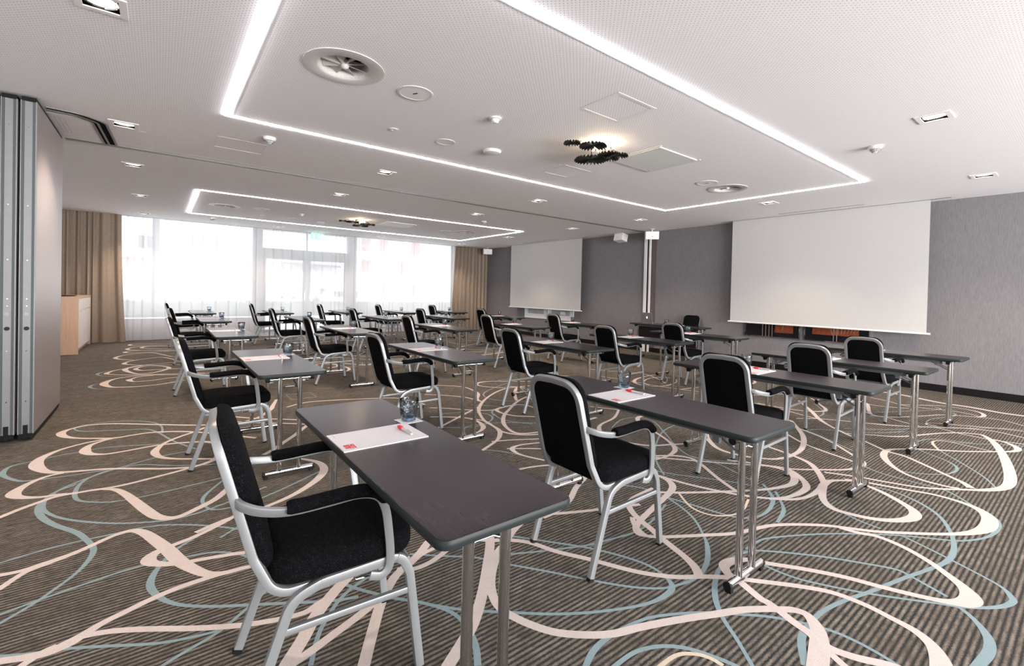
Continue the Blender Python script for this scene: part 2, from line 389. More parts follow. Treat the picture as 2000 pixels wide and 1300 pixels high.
STROKES = [   # woven pattern of the carpet: (colour, [(x, y, width) in metres on the floor])
('b',[(0.448,5.279,0.035),(0.255,5.388,0.035),(0.016,5.569,0.035),(-0.219,5.756,0.035),(-0.362,5.852,0.035),(-0.495,5.89,0.035),(-0.608,5.829,0.035),(-0.661,5.717,0.07),(-0.628,5.572,0.06),(-0.537,5.451,0.035),(-0.411,5.357,0.035),(-0.283,5.287,0.035),(-0.16,5.307,0.035),(-0.027,5.307,0.035),(0.154,5.213,0.035),(0.298,5.087,0.035),(0.421,4.949,0.035),(0.549,4.791,0.035),(0.676,4.634,0.035)]),
('b',[(-0.299,5.281,0.035),(-0.361,5.24,0.035),(-0.431,5.146,0.05),(-0.446,5.008,0.08),(-0.41,4.898,0.06),(-0.332,4.831,0.035),(-0.257,4.821,0.035),(-0.145,4.837,0.035),(-0.024,4.859,0.035),(0.1,4.845,0.035),(0.185,4.819,0.035),(0.315,4.754,0.045),(0.396,4.642,0.06),(0.417,4.473,0.08),(0.388,4.333,0.06),(0.329,4.212,0.05),(0.237,4.149,0.035),(0.185,4.143,0.035),(0.053,4.205,0.035),(-0.091,4.305,0.035),(-0.199,4.382,0.035),(-0.304,4.443,0.035),(-0.44,4.492,0.035),(-0.542,4.535,0.045),(-0.615,4.615,0.06),(-0.678,4.775,0.09),(-0.686,4.943,0.07),(-0.641,5.072,0.05),(-0.581,5.159,0.035),(-0.479,5.241,0.035),(-0.404,5.27,0.035),(-0.326,5.299,0.035)]),
('b',[(-0.506,4.504,0.035),(-0.566,4.492,0.035),(-0.621,4.445,0.04),(-0.675,4.343,0.055),(-0.698,4.228,0.08),(-0.66,4.139,0.055),(-0.568,4.073,0.035),(-0.484,4.058,0.035),(-0.417,4.028,0.035),(-0.334,4.025,0.035),(-0.244,4.013,0.035),(-0.149,4.019,0.035),(-0.017,4.057,0.035),(0.124,4.102,0.035),(0.2,4.138,0.035)]),
('b',[(-0.702,3.836,0.04),(-0.685,3.846,0.04),(-0.624,3.915,0.04),(-0.554,3.978,0.04),(-0.48,4.028,0.04),(-0.394,4.03,0.04)]),
('b',[(-0.273,4.01,0.03),(-0.208,3.954,0.04),(-0.153,3.831,0.05),(-0.099,3.661,0.06),(-0.043,3.482,0.065),(0.004,3.357,0.06),(0.061,3.294,0.05),(0.119,3.296,0.045),(0.195,3.352,0.05),(0.284,3.43,0.05),(0.354,3.545,0.05),(0.417,3.66,0.05),(0.478,3.791,0.05)]),
('b',[(0.166,3.023,0.035),(0.281,3.084,0.035),(0.397,3.12,0.035),(0.519,3.144,0.035),(0.692,3.23,0.045),(0.864,3.387,0.06),(0.956,3.549,0.065),(0.961,3.72,0.05),(0.879,3.869,0.035),(0.791,3.971,0.035),(0.666,4.071,0.035),(0.535,4.121,0.035),(0.441,4.186,0.035),(0.329,4.212,0.035)]),
('b',[(0.416,3.169,0.035),(0.305,3.074,0.035),(0.198,3,0.035),(0.126,2.963,0.035),(0.056,2.936,0.045),(-0.008,2.898,0.06),(-0.027,2.846,0.07),(0.002,2.789,0.05),(0.088,2.731,0.04),(0.187,2.706,0.035),(0.314,2.668,0.035),(0.393,2.638,0.035),(0.521,2.579,0.035)]),
('b',[(-0.563,3.087,0.035),(-0.547,3.084,0.035),(-0.488,3.074,0.035),(-0.408,3.09,0.05),(-0.304,3.136,0.04),(-0.193,3.22,0.035),(-0.138,3.244,0.035),(-0.092,3.237,0.045),(-0.048,3.172,0.055),(0.001,3.042,0.065),(0.046,2.909,0.07),(0.089,2.757,0.07),(0.134,2.647,0.06),(0.187,2.554,0.05),(0.247,2.519,0.04),(0.323,2.512,0.035),(0.374,2.501,0.035),(0.466,2.465,0.035)]),
('b',[(-0.534,2.945,0.035),(-0.523,2.95,0.035),(-0.495,3.004,0.035),(-0.463,3.051,0.035),(-0.426,3.072,0.035),(-0.386,3.089,0.035)]),
('b',[(0.253,2.52,0.04),(0.194,2.52,0.04),(0.082,2.511,0.04),(-0.005,2.487,0.04),(-0.085,2.452,0.04),(-0.16,2.417,0.04),(-0.211,2.377,0.05),(-0.252,2.351,0.06),(-0.306,2.338,0.05),(-0.372,2.358,0.04),(-0.42,2.38,0.04),(-0.433,2.384,0.04)]),
('b',[(-0.253,2.358,0.035),(-0.227,2.37,0.035),(-0.155,2.352,0.035),(-0.08,2.313,0.035),(0.015,2.249,0.035),(0.113,2.179,0.035),(0.231,2.105,0.035),(0.312,2.065,0.035),(0.397,2.034,0.035),(0.479,2.018,0.035),(0.543,2.04,0.045),(0.59,2.059,0.035)]),
('b',[(-0.279,2.359,0.035),(-0.308,2.351,0.035),(-0.336,2.328,0.035),(-0.359,2.304,0.035),(-0.377,2.27,0.035)]),
('b',[(0.86,2.246,0.04),(0.784,2.195,0.06),(0.721,2.165,0.06),(0.67,2.132,0.06),(0.59,2.059,0.06),(0.505,1.965,0.06),(0.435,1.863,0.06),(0.369,1.777,0.06),(0.33,1.712,0.06)]),
('b',[(1.246,2.274,0.05),(1.14,2.219,0.05),(1.044,2.14,0.05),(0.966,2.088,0.05),(0.88,2.039,0.05),(0.812,1.972,0.05),(0.744,1.884,0.05),(0.673,1.769,0.05),(0.613,1.667,0.05),(0.567,1.587,0.05)]),
('b',[(0.765,1.929,0.045),(0.71,1.9,0.045),(0.646,1.868,0.045),(0.534,1.822,0.045),(0.434,1.781,0.045),(0.379,1.763,0.045),(0.334,1.735,0.045)]),
('b',[(1.31,2.161,0.035),(1.219,2.112,0.035),(1.125,2.064,0.035),(1.039,2.034,0.035),(0.972,2.031,0.035),(0.935,2.048,0.035),(0.896,2.077,0.035)]),
('b',[(1.25,2.14,0.03),(1.187,2.136,0.03),(1.128,2.137,0.03),(1.05,2.124,0.03),(0.979,2.088,0.03)]),
('b',[(1.453,2.125,0.055),(1.37,1.991,0.055),(1.232,1.815,0.055),(1.124,1.685,0.055),(1.002,1.559,0.055),(0.899,1.484,0.055),(0.821,1.432,0.055),(0.779,1.4,0.055)]),
('b',[(1.711,2.105,0.03),(1.56,2.04,0.045),(1.439,1.958,0.045),(1.361,1.908,0.05),(1.267,1.815,0.05),(1.193,1.723,0.05),(1.147,1.626,0.045),(1.136,1.553,0.045),(1.147,1.496,0.045),(1.178,1.41,0.045),(1.232,1.317,0.045),(1.324,1.232,0.045),(1.411,1.177,0.045),(1.52,1.138,0.045),(1.683,1.07,0.045),(1.844,0.993,0.045),(1.957,0.94,0.045),(2.052,0.877,0.045),(2.085,0.849,0.045),(2.135,0.807,0.045),(2.149,0.762,0.045),(2.111,0.715,0.06),(2.06,0.683,0.07),(1.985,0.656,0.08),(1.884,0.626,0.08),(1.83,0.61,0.08)]),
('b',[(1.439,1.958,0.035),(1.56,2.04,0.035),(1.696,2.1,0.035),(1.813,2.085,0.035),(1.927,2.028,0.035),(2.108,1.946,0.035),(2.244,1.899,0.035),(2.405,1.827,0.035)]),
('b',[(1.792,2.061,0.045),(1.834,2.063,0.045),(1.959,2.086,0.045),(2.091,2.141,0.045),(2.252,2.249,0.045),(2.403,2.324,0.045),(2.538,2.404,0.045)]),
('b',[(1.324,2.105,0.038),(1.393,2.036,0.038),(1.493,1.963,0.038),(1.559,1.883,0.038),(1.614,1.741,0.038),(1.699,1.594,0.038),(1.787,1.422,0.038),(1.854,1.323,0.038),(1.936,1.238,0.038),(2.039,1.167,0.038),(2.131,1.089,0.038),(2.206,1.004,0.038),(2.244,0.962,0.038),(2.333,0.859,0.038),(2.405,0.751,0.038),(2.427,0.636,0.038),(2.418,0.543,0.038),(2.402,0.455,0.045),(2.356,0.394,0.055),(2.282,0.356,0.075),(2.209,0.339,0.08)]),
('b',[(2.229,1.747,0.035),(2.167,1.678,0.035),(2.122,1.571,0.035),(2.171,1.516,0.035),(2.224,1.477,0.035),(2.391,1.376,0.035),(2.56,1.281,0.035),(2.796,1.209,0.035),(2.941,1.126,0.035),(3.084,1.008,0.035),(3.168,0.904,0.035),(3.25,0.802,0.035),(3.384,0.683,0.035),(3.555,0.545,0.035),(3.704,0.458,0.055),(3.861,0.417,0.085),(4.037,0.428,0.085),(4.151,0.488,0.06),(4.203,0.586,0.045),(4.207,0.718,0.035),(4.155,0.847,0.035),(4.1,0.981,0.035),(4.054,1.102,0.035),(3.996,1.189,0.035)]),
('b',[(3.127,0.948,0.04),(3.144,0.864,0.04),(3.186,0.785,0.04),(3.17,0.666,0.04),(3.105,0.547,0.04),(3.028,0.459,0.045),(2.956,0.39,0.06),(2.882,0.354,0.09),(2.811,0.364,0.08),(2.754,0.414,0.045),(2.705,0.493,0.04),(2.644,0.62,0.04),(2.588,0.757,0.04),(2.505,0.895,0.04),(2.403,1.033,0.04),(2.355,1.108,0.04),(2.277,1.153,0.06),(2.211,1.158,0.06),(2.168,1.127,0.05),(2.141,1.082,0.05)]),
('b',[(2.142,1.095,0.045),(2.145,1.059,0.045),(2.12,0.993,0.045),(2.094,0.924,0.045),(2.094,0.895,0.045),(2.077,0.835,0.045),(2.055,0.775,0.045),(2.039,0.708,0.045),(2.016,0.659,0.06),(2.018,0.616,0.045),(2.045,0.549,0.045),(2.101,0.463,0.045),(2.118,0.407,0.045)]),
('b',[(2.005,0.651,0.035),(1.972,0.589,0.035),(1.952,0.546,0.035)]),
('b',[(2.682,1.933,0.03),(2.529,1.923,0.035),(2.424,1.903,0.045),(2.346,1.869,0.045),(2.282,1.789,0.045),(2.236,1.688,0.045),(2.206,1.593,0.045),(2.176,1.519,0.045),(2.143,1.415,0.045),(2.113,1.319,0.045),(2.074,1.237,0.05),(2.026,1.186,0.05)]),
('b',[(2.897,2.068,0.03),(2.894,1.977,0.045),(2.852,1.897,0.055),(2.762,1.836,0.055),(2.569,1.781,0.045),(2.389,1.736,0.045),(2.231,1.691,0.045),(2.148,1.656,0.045),(2.107,1.602,0.045),(2.122,1.565,0.035)]),
('b',[(2.897,2.068,0.035),(2.951,1.806,0.035),(3.065,1.541,0.035),(3.182,1.381,0.035),(3.308,1.272,0.035),(3.447,1.23,0.035),(3.619,1.228,0.05),(3.77,1.247,0.06),(3.873,1.242,0.045),(3.958,1.193,0.035),(4.048,1.107,0.035)]),
('b',[(3.83,1.261,0.05),(3.656,1.221,0.06),(3.475,1.153,0.05),(3.377,1.07,0.05),(3.38,0.967,0.05),(3.432,0.849,0.05),(3.534,0.759,0.06),(3.659,0.717,0.075),(3.766,0.739,0.065),(3.853,0.818,0.05),(3.947,0.943,0.045),(4.001,1.063,0.035)]),
('b',[(4.29,1.875,0.035),(4.225,1.635,0.04),(4.141,1.477,0.05),(3.958,1.346,0.05),(3.77,1.247,0.05)]),
('b',[(5.319,2.068,0.04),(5.019,1.877,0.05),(4.767,1.759,0.055),(4.471,1.668,0.05),(4.227,1.648,0.04),(4.066,1.671,0.04),(3.962,1.729,0.04),(3.855,1.891,0.04),(3.852,2.094,0.045),(4.004,2.279,0.05),(4.162,2.398,0.05),(4.325,2.449,0.04),(4.509,2.431,0.03),(4.93,2.374,0.03),(5.274,2.314,0.03),(5.427,2.163,0.04),(5.319,2.068,0.04)]),
('b',[(3.239,2.317,0.035),(3.382,2.218,0.035),(3.435,2.109,0.035),(3.378,1.982,0.035),(3.234,1.772,0.035),(3.124,1.579,0.035),(3.093,1.492,0.035)]),
('b',[(4.244,2.763,0.032),(4.253,3.09,0.04),(4.16,3.177,0.05),(4.041,3.132,0.055),(3.943,3.009,0.045),(3.812,2.753,0.032),(3.701,2.54,0.032),(3.594,2.386,0.045),(3.487,2.298,0.05),(3.328,2.255,0.032),(3.168,2.266,0.032)]),
('b',[(5.164,1.947,0.03),(4.998,1.657,0.03),(4.716,1.371,0.03),(4.554,1.232,0.05),(4.389,1.21,0.045),(4.226,1.259,0.03),(4.037,1.392,0.03),(3.895,1.504,0.03),(3.793,1.653,0.03),(3.589,1.862,0.03),(3.392,2.082,0.03),(3.208,2.295,0.03)]),
('b',[(6.588,2.507,0.035),(6.365,2.355,0.035),(6.091,2.174,0.05),(5.775,1.981,0.05),(5.552,1.797,0.035),(5.349,1.573,0.045),(5.237,1.402,0.035),(5.074,1.204,0.035),(5.04,1.07,0.035),(4.93,0.928,0.035),(4.765,0.743,0.035),(4.674,0.642,0.045),(4.586,0.583,0.06)]),
('b',[(4.381,0.707,0.03),(4.495,0.616,0.03),(4.624,0.514,0.05),(4.788,0.44,0.065),(5.011,0.427,0.08),(5.39,0.471,0.08),(5.892,0.559,0.07),(6.298,0.659,0.06),(6.524,0.757,0.04),(6.516,0.824,0.03),(6.426,0.926,0.03),(6.227,1.04,0.03),(5.926,1.162,0.03),(5.777,1.223,0.03),(5.643,1.315,0.03),(5.542,1.443,0.03),(5.38,1.613,0.03)]),
('b',[(4.027,1.335,0.03),(4.137,1.149,0.03),(4.193,1.004,0.03),(4.291,0.803,0.03),(4.479,0.627,0.03),(4.624,0.514,0.03)]),
('b',[(5.639,0.798,0.03),(5.41,1.022,0.03),(5.207,1.161,0.035),(5.082,1.199,0.05),(4.89,1.174,0.06),(4.699,1.089,0.05),(4.546,0.971,0.035),(4.476,0.839,0.035),(4.474,0.695,0.035),(4.504,0.631,0.035)]),
('b',[(5.41,1.022,0.03),(5.639,0.798,0.03),(5.925,0.585,0.03),(6.077,0.496,0.045),(6.21,0.488,0.06),(6.335,0.542,0.045),(6.414,0.636,0.03),(6.396,0.705,0.03)]),
('b',[(5.927,1.781,0.025),(6.05,1.579,0.025),(6.171,1.405,0.025),(6.34,1.246,0.025),(6.535,1.093,0.025),(6.748,0.882,0.025),(6.83,0.717,0.025),(6.811,0.603,0.025),(6.763,0.475,0.025),(6.724,0.386,0.025)]),
('b',[(6.591,1.124,0.022),(6.546,1.2,0.022),(6.655,1.199,0.022),(6.776,1.07,0.022),(6.889,0.901,0.022),(7.044,0.682,0.022),(7.118,0.501,0.022),(7.153,0.413,0.022)]),
('b',[(6.485,1.126,0.022),(6.449,1.017,0.022),(6.4,0.923,0.022),(6.39,0.807,0.022),(6.381,0.696,0.022),(6.466,0.452,0.022),(6.504,0.373,0.022)]),
('b',[(8.359,2.597,0.085),(8.271,2.203,0.085),(8.324,1.962,0.085),(8.295,1.743,0.085),(8.142,1.37,0.085),(8.146,1.072,0.085),(8.073,0.787,0.085),(8.097,0.575,0.085),(8.073,0.431,0.085)]),
('b',[(7.519,1.64,0.024),(7.663,1.513,0.024),(7.899,1.328,0.024),(7.938,1.114,0.024),(7.867,0.951,0.04),(7.666,0.887,0.05),(7.503,0.941,0.024),(7.383,1.101,0.024),(7.25,1.216,0.024),(7.021,1.313,0.024),(6.754,1.436,0.024),(6.557,1.567,0.024),(6.54,1.685,0.024),(6.672,1.822,0.024)]),
('b',[(7.503,0.941,0.02),(7.574,0.736,0.02),(7.417,0.524,0.02),(7.329,0.424,0.02)]),
('b',[(7.689,2.016,0.024),(7.606,1.784,0.024),(7.48,1.568,0.024),(7.582,1.346,0.024),(7.663,1.144,0.024),(7.599,0.931,0.024)]),
('b',[(7.151,2.216,0.024),(7.246,1.982,0.024),(7.157,1.874,0.024),(7.218,1.676,0.024),(7.353,1.526,0.024)]),
('b',[(6.484,1.694,0.024),(6.528,1.559,0.024),(6.458,1.403,0.024),(6.391,1.235,0.024)]),
('b',[(5.958,2.746,0.028),(5.957,2.466,0.028),(6.037,2.238,0.028),(6.216,2.092,0.045),(6.385,2.127,0.045),(6.55,2.235,0.028),(6.754,2.366,0.028),(6.956,2.52,0.028)]),
('b',[(5.93,2.998,0.024),(5.901,2.656,0.024),(5.858,2.355,0.024),(5.797,2.147,0.024),(5.775,1.981,0.024)]),
('b',[(5.572,2.141,0.024),(5.724,2.041,0.024),(5.877,1.864,0.024),(6.026,1.619,0.024),(6.243,1.334,0.024)]),
('b',[(7.339,2.095,0.035),(7.197,1.98,0.045),(7.121,1.897,0.045),(6.739,1.778,0.045),(6.553,1.703,0.035)]),
('b',[(5.018,2.2,0.03),(4.906,2.015,0.03),(4.691,1.757,0.03),(4.593,1.568,0.03),(4.533,1.391,0.03),(4.492,1.261,0.03)]),
('b',[(6.48,4.288,0.03),(6.293,4.154,0.03),(5.898,4.074,0.03),(5.664,4.175,0.03),(5.626,4.332,0.045),(5.716,4.508,0.06),(5.955,4.658,0.05),(6.342,4.741,0.03),(6.629,4.737,0.03)]),
('b',[(6.527,4.415,0.03),(6.342,4.579,0.03),(6.056,4.546,0.03),(5.8,4.409,0.05),(5.715,4.232,0.03)]),
('b',[(6.017,5.764,0.025),(6.094,5.468,0.025),(6.41,5.16,0.025),(6.45,4.844,0.025),(6.262,4.472,0.025),(6.072,4.195,0.025)]),
('b',[(5.638,5.11,0.025),(5.719,4.701,0.025),(5.762,4.248,0.025),(5.799,4.005,0.025),(5.931,3.59,0.025),(6.244,3.159,0.025),(6.556,2.886,0.025)]),
('b',[(6.883,3.992,0.025),(7.366,3.908,0.025),(7.581,3.671,0.025),(7.415,3.467,0.045),(7.01,3.431,0.025),(6.692,3.628,0.025),(6.673,3.826,0.025),(6.883,3.992,0.025)]),
('b',[(5.866,3.794,0.025),(6.371,3.692,0.025),(6.594,3.338,0.025),(6.698,2.949,0.025),(7.014,2.672,0.025),(7.407,2.422,0.025)]),
('b',[(4.388,5.392,0.03),(4.144,5.541,0.03),(3.85,5.721,0.03),(3.629,5.697,0.06),(3.555,5.526,0.03),(3.655,5.338,0.03),(3.805,5.204,0.03),(4,5.165,0.03),(4.182,5.137,0.03),(4.465,5.093,0.03),(4.807,5.019,0.03),(5.157,5.043,0.04),(5.276,5.275,0.04),(5.083,5.551,0.03)]),
('b',[(3.969,5.184,0.035),(3.784,5.176,0.035),(3.533,5.061,0.035),(3.246,4.85,0.035),(3.007,4.621,0.045),(2.827,4.394,0.045),(2.724,4.201,0.035),(2.634,3.973,0.035),(2.607,3.792,0.035),(2.573,3.629,0.05),(2.486,3.495,0.05),(2.378,3.389,0.035),(2.197,3.28,0.035),(2.003,3.173,0.035)]),
('b',[(4.053,5.174,0.03),(3.927,5.128,0.04),(3.761,4.955,0.05),(3.593,4.732,0.05),(3.456,4.518,0.04)]),
('b',[(4.161,4.742,0.03),(3.715,4.62,0.03),(3.408,4.454,0.04),(3.112,4.208,0.04),(2.941,4.057,0.045),(2.77,3.837,0.05),(2.679,3.639,0.04),(2.655,3.475,0.04),(2.738,3.4,0.035),(2.902,3.368,0.035),(3.185,3.384,0.035),(3.494,3.401,0.035),(3.712,3.423,0.04)]),
('b',[(2.591,3.698,0.035),(2.571,3.591,0.035),(2.608,3.469,0.035),(2.709,3.363,0.035),(2.849,3.306,0.035),(3.067,3.256,0.035)]),
('b',[(3.867,5.29,0.03),(3.978,5.137,0.03),(3.995,4.984,0.03),(3.94,4.804,0.03)]),
('b',[(2.989,5.918,0.03),(3.153,5.774,0.03),(3.311,5.593,0.03),(3.325,5.344,0.03),(3.259,5.086,0.05),(3.099,4.845,0.03),(3.063,4.708,0.03)]),
('b',[(2.67,5.423,0.03),(2.861,5.233,0.03),(3.02,4.995,0.03),(3.063,4.708,0.03)]),
('b',[(2.416,4.772,0.03),(2.55,4.657,0.03),(2.707,4.472,0.03),(2.911,4.312,0.03),(3.07,4.318,0.03),(3.269,4.361,0.03),(3.407,4.272,0.03),(3.406,4.099,0.03),(3.42,3.979,0.03)]),
('b',[(3.305,4.338,0.035),(3.151,4.351,0.035),(2.996,4.284,0.05),(2.964,4.119,0.035),(3.018,3.957,0.035),(3.134,3.855,0.035),(3.27,3.716,0.035),(3.545,3.608,0.035)]),
('b',[(2.902,4.512,0.035),(2.862,4.482,0.035),(2.628,4.34,0.035),(2.334,4.15,0.035),(2.084,3.999,0.035),(1.881,3.906,0.035)]),
('b',[(2.241,4.421,0.035),(2.374,4.333,0.035),(2.533,4.18,0.035),(2.569,4.017,0.035),(2.512,3.814,0.06),(2.401,3.706,0.035),(2.255,3.652,0.035),(2.151,3.631,0.035),(2.04,3.619,0.035)]),
('b',[(2.554,4.143,0.03),(2.634,3.973,0.03),(2.6,3.755,0.03)]),
('b',[(2.778,3.08,0.03),(2.626,3.134,0.03),(2.472,3.172,0.03),(2.361,3.135,0.05),(2.332,2.989,0.03),(2.395,2.803,0.03),(2.44,2.73,0.03),(2.509,2.655,0.03)]),
('b',[(2.324,3.391,0.025),(2.5,3.323,0.025),(2.711,3.215,0.025),(2.926,3.104,0.025),(3.18,3.024,0.025)]),
('b',[(2.325,3.16,0.025),(2.542,3.011,0.025),(2.688,2.848,0.025),(2.924,2.717,0.025)]),
('b',[(2.108,2.73,0.03),(2.181,2.728,0.03),(2.333,2.686,0.03),(2.553,2.585,0.03),(2.778,2.523,0.03)]),
('b',[(4.263,3.569,0.03),(3.877,3.314,0.035),(3.566,3.216,0.035),(3.41,3.106,0.05),(3.318,2.969,0.035),(3.268,2.817,0.035),(3.325,2.655,0.035),(3.421,2.505,0.035),(3.6,2.416,0.035),(3.782,2.326,0.035)]),
('b',[(3.998,4.074,0.028),(4.008,3.823,0.028),(4.187,3.505,0.028),(4.295,3.297,0.028),(4.356,2.997,0.028),(4.466,2.754,0.028)]),
('b',[(1.774,7.585,0.03),(2.144,7.574,0.03),(2.352,7.615,0.03),(2.476,7.831,0.05),(2.47,8.141,0.03),(2.315,8.489,0.03),(2.063,8.835,0.03)]),
('b',[(1.116,5.646,0.03),(1.297,5.755,0.03),(1.49,5.751,0.03),(1.892,5.617,0.03),(2.217,5.474,0.03),(2.391,5.266,0.03),(2.432,4.933,0.03)]),
('b',[(1.094,6.097,0.03),(1.006,5.8,0.05),(0.951,5.62,0.05),(0.801,5.351,0.04),(0.679,5.274,0.03)]),
('b',[(0.539,5.593,0.03),(0.723,5.379,0.03),(0.915,5.207,0.03),(1.133,5.016,0.03),(1.202,4.904,0.03)]),
('b',[(0.52,5.38,0.03),(0.711,5.188,0.03),(0.887,5.049,0.03),(1.108,4.859,0.03),(1.276,4.642,0.03)]),
('b',[(1.135,4.799,0.045),(1.06,4.688,0.045),(0.962,4.529,0.045),(0.851,4.38,0.045),(0.747,4.231,0.045),(0.658,4.132,0.045)]),
('b',[(2.647,1.878,0.035),(2.764,1.785,0.035),(2.93,1.676,0.035),(3.113,1.566,0.035),(3.335,1.449,0.035),(3.538,1.39,0.05),(3.67,1.408,0.06),(3.76,1.461,0.05),(3.815,1.547,0.035),(3.77,1.723,0.035),(3.651,1.916,0.035)]),
('b',[(3.758,1.718,0.035),(3.856,1.556,0.035),(3.793,1.438,0.045),(3.64,1.318,0.055),(3.491,1.288,0.05),(3.305,1.312,0.035),(3.174,1.377,0.035)]),
('b',[(0.453,5.339,0.035),(0.345,5.228,0.035),(0.262,5.13,0.035),(0.149,5.027,0.035),(0.049,4.895,0.035),(-0.007,4.735,0.06),(-0.012,4.624,0.06),(0.025,4.502,0.045),(0.117,4.399,0.035),(0.208,4.335,0.035),(0.347,4.238,0.035),(0.454,4.151,0.035)]),
('b',[(0.093,4.85,0.03),(0.185,4.819,0.03),(0.281,4.785,0.03)]),
('b',[(0.285,8.01,0.04),(0.032,7.827,0.04),(-0.201,7.794,0.04),(-0.428,7.878,0.05),(-0.509,8.004,0.07),(-0.559,8.231,0.1),(-0.505,8.49,0.06),(-0.39,8.644,0.04),(-0.226,8.709,0.04),(-0.054,8.678,0.04),(0.302,8.515,0.04),(0.674,8.446,0.04),(1.061,8.323,0.04)]),
('b',[(-0.053,8.629,0.035),(-0.223,8.589,0.035),(-0.285,8.467,0.035),(-0.314,8.374,0.08),(-0.255,8.209,0.035),(-0.094,8.196,0.035),(0.119,8.29,0.035),(0.295,8.324,0.035),(0.536,8.276,0.035)]),
('b',[(0.551,8.519,0.035),(0.305,8.614,0.035),(-0.054,8.728,0.035),(-0.315,8.835,0.035),(-0.537,9.016,0.035),(-0.595,9.149,0.07),(-0.514,9.412,0.035),(-0.343,9.589,0.035),(-0.16,9.81,0.035),(0.037,9.886,0.035),(0.243,9.933,0.035),(0.634,9.848,0.035)]),
('b',[(-0.199,9.802,0.05),(-0.345,9.648,0.05),(-0.402,9.4,0.08),(-0.305,9.027,0.05),(-0.19,8.858,0.05),(-0.014,8.958,0.05),(0.131,9.256,0.07),(0.081,9.489,0.05),(-0.061,9.662,0.04),(-0.177,9.668,0.04),(-0.261,9.513,0.05),(-0.275,9.381,0.07),(-0.199,9.227,0.05),(-0.058,9.199,0.04),(0.323,9.145,0.04)]),
('b',[(0.283,9.587,0.035),(-0.16,9.779,0.035),(-0.357,9.954,0.035),(-0.447,10.13,0.07),(-0.374,10.415,0.035),(-0.175,10.618,0.035),(0.039,10.721,0.035),(0.195,10.376,0.035),(0.295,10.039,0.035),(0.772,9.702,0.035)]),
('b',[(-0.295,10.474,0.035),(-0.486,10.684,0.035),(-0.601,10.963,0.07),(-0.514,11.293,0.035),(-0.303,11.503,0.035),(-0.076,11.465,0.035),(0.151,10.852,0.035),(0.261,10.714,0.035),(0.679,10.564,0.035)]),
('b',[(0.161,11.647,0.035),(-0.193,11.613,0.035),(-0.42,11.649,0.035),(-0.515,11.785,0.07),(-0.431,11.959,0.035),(-0.199,11.972,0.035),(0.282,11.628,0.035),(0.737,11.482,0.035)]),
('b',[(0.284,11.719,0.035),(-0.318,12.035,0.035),(-0.5,12.315,0.07),(-0.401,12.652,0.035),(-0.213,12.761,0.035),(0.174,12.672,0.035),(-0.411,12.966,0.035),(-0.491,13.22,0.07),(-0.354,13.317,0.035),(0.241,13.023,0.035),(0.819,12.795,0.035)]),
('b',[(0.289,11.905,0.035),(-0.206,12.354,0.035),(-0.275,12.538,0.07),(-0.154,12.731,0.035),(0.305,12.606,0.035)]),
('u',[(0.034,5.248,0.022),(0.027,5.5,0.022),(-0.049,5.716,0.022),(-0.224,5.875,0.022),(-0.41,5.936,0.022),(-0.548,5.906,0.022),(-0.59,5.817,0.022),(-0.527,5.681,0.022),(-0.387,5.605,0.022),(-0.21,5.523,0.022),(-0.076,5.452,0.022),(0.009,5.264,0.022),(0.101,4.941,0.022),(0.222,4.637,0.022),(0.26,4.581,0.022)]),
('u',[(-0.275,4.411,0.02),(-0.496,4.421,0.02),(-0.652,4.446,0.025),(-0.715,4.481,0.03),(-0.795,4.61,0.035),(-0.831,4.722,0.045),(-0.819,4.862,0.03),(-0.722,4.916,0.02),(-0.595,4.972,0.02),(-0.457,5.001,0.02),(-0.308,5.016,0.02),(0.016,4.887,0.02)]),
('u',[(0.429,4.065,0.02),(0.128,4.225,0.02),(-0.093,4.404,0.02),(-0.2,4.394,0.02),(-0.299,4.37,0.02),(-0.385,4.237,0.025),(-0.403,4.055,0.035),(-0.381,3.905,0.03),(-0.316,3.816,0.02),(-0.196,3.739,0.02),(-0.015,3.733,0.02),(0.183,3.764,0.02),(0.424,3.806,0.02)]),
('u',[(0.202,4.562,0.022),(0.01,4.526,0.022),(-0.201,4.418,0.022),(-0.358,4.302,0.022),(-0.468,4.177,0.022),(-0.512,4.069,0.03),(-0.541,3.911,0.045),(-0.51,3.734,0.045),(-0.433,3.557,0.04),(-0.329,3.382,0.04),(-0.264,3.211,0.035),(-0.241,3.106,0.035),(-0.252,3.006,0.03),(-0.288,2.898,0.022),(-0.348,2.795,0.022),(-0.398,2.722,0.022),(-0.469,2.647,0.022),(-0.479,2.634,0.022)]),
('u',[(-0.411,4.205,0.024),(-0.515,4.089,0.024),(-0.524,3.883,0.035),(-0.468,3.726,0.024),(-0.376,3.587,0.024),(-0.233,3.441,0.024),(-0.096,3.342,0.024),(0.072,3.271,0.024),(0.223,3.291,0.024),(0.405,3.371,0.024),(0.569,3.461,0.024)]),
('u',[(0.52,4.001,0.022),(0.422,3.842,0.022),(0.301,3.651,0.022),(0.228,3.497,0.03),(0.228,3.368,0.022),(0.272,3.272,0.022),(0.413,3.253,0.022),(0.608,3.336,0.022),(0.925,3.535,0.022)]),
('u',[(-0.169,3.253,0.02),(-0.065,3.251,0.02),(0.044,3.213,0.02),(0.21,3.086,0.02),(0.396,2.877,0.02),(0.489,2.662,0.025),(0.492,2.488,0.03),(0.443,2.337,0.03),(0.392,2.282,0.03),(0.334,2.219,0.02),(0.292,2.18,0.02),(0.189,2.096,0.02),(0.088,2.054,0.02),(0.022,2.023,0.02)]),
('u',[(-0.169,3.253,0.02),(-0.269,3.263,0.02),(-0.408,3.257,0.02),(-0.572,3.22,0.02),(-0.587,3.216,0.02)]),
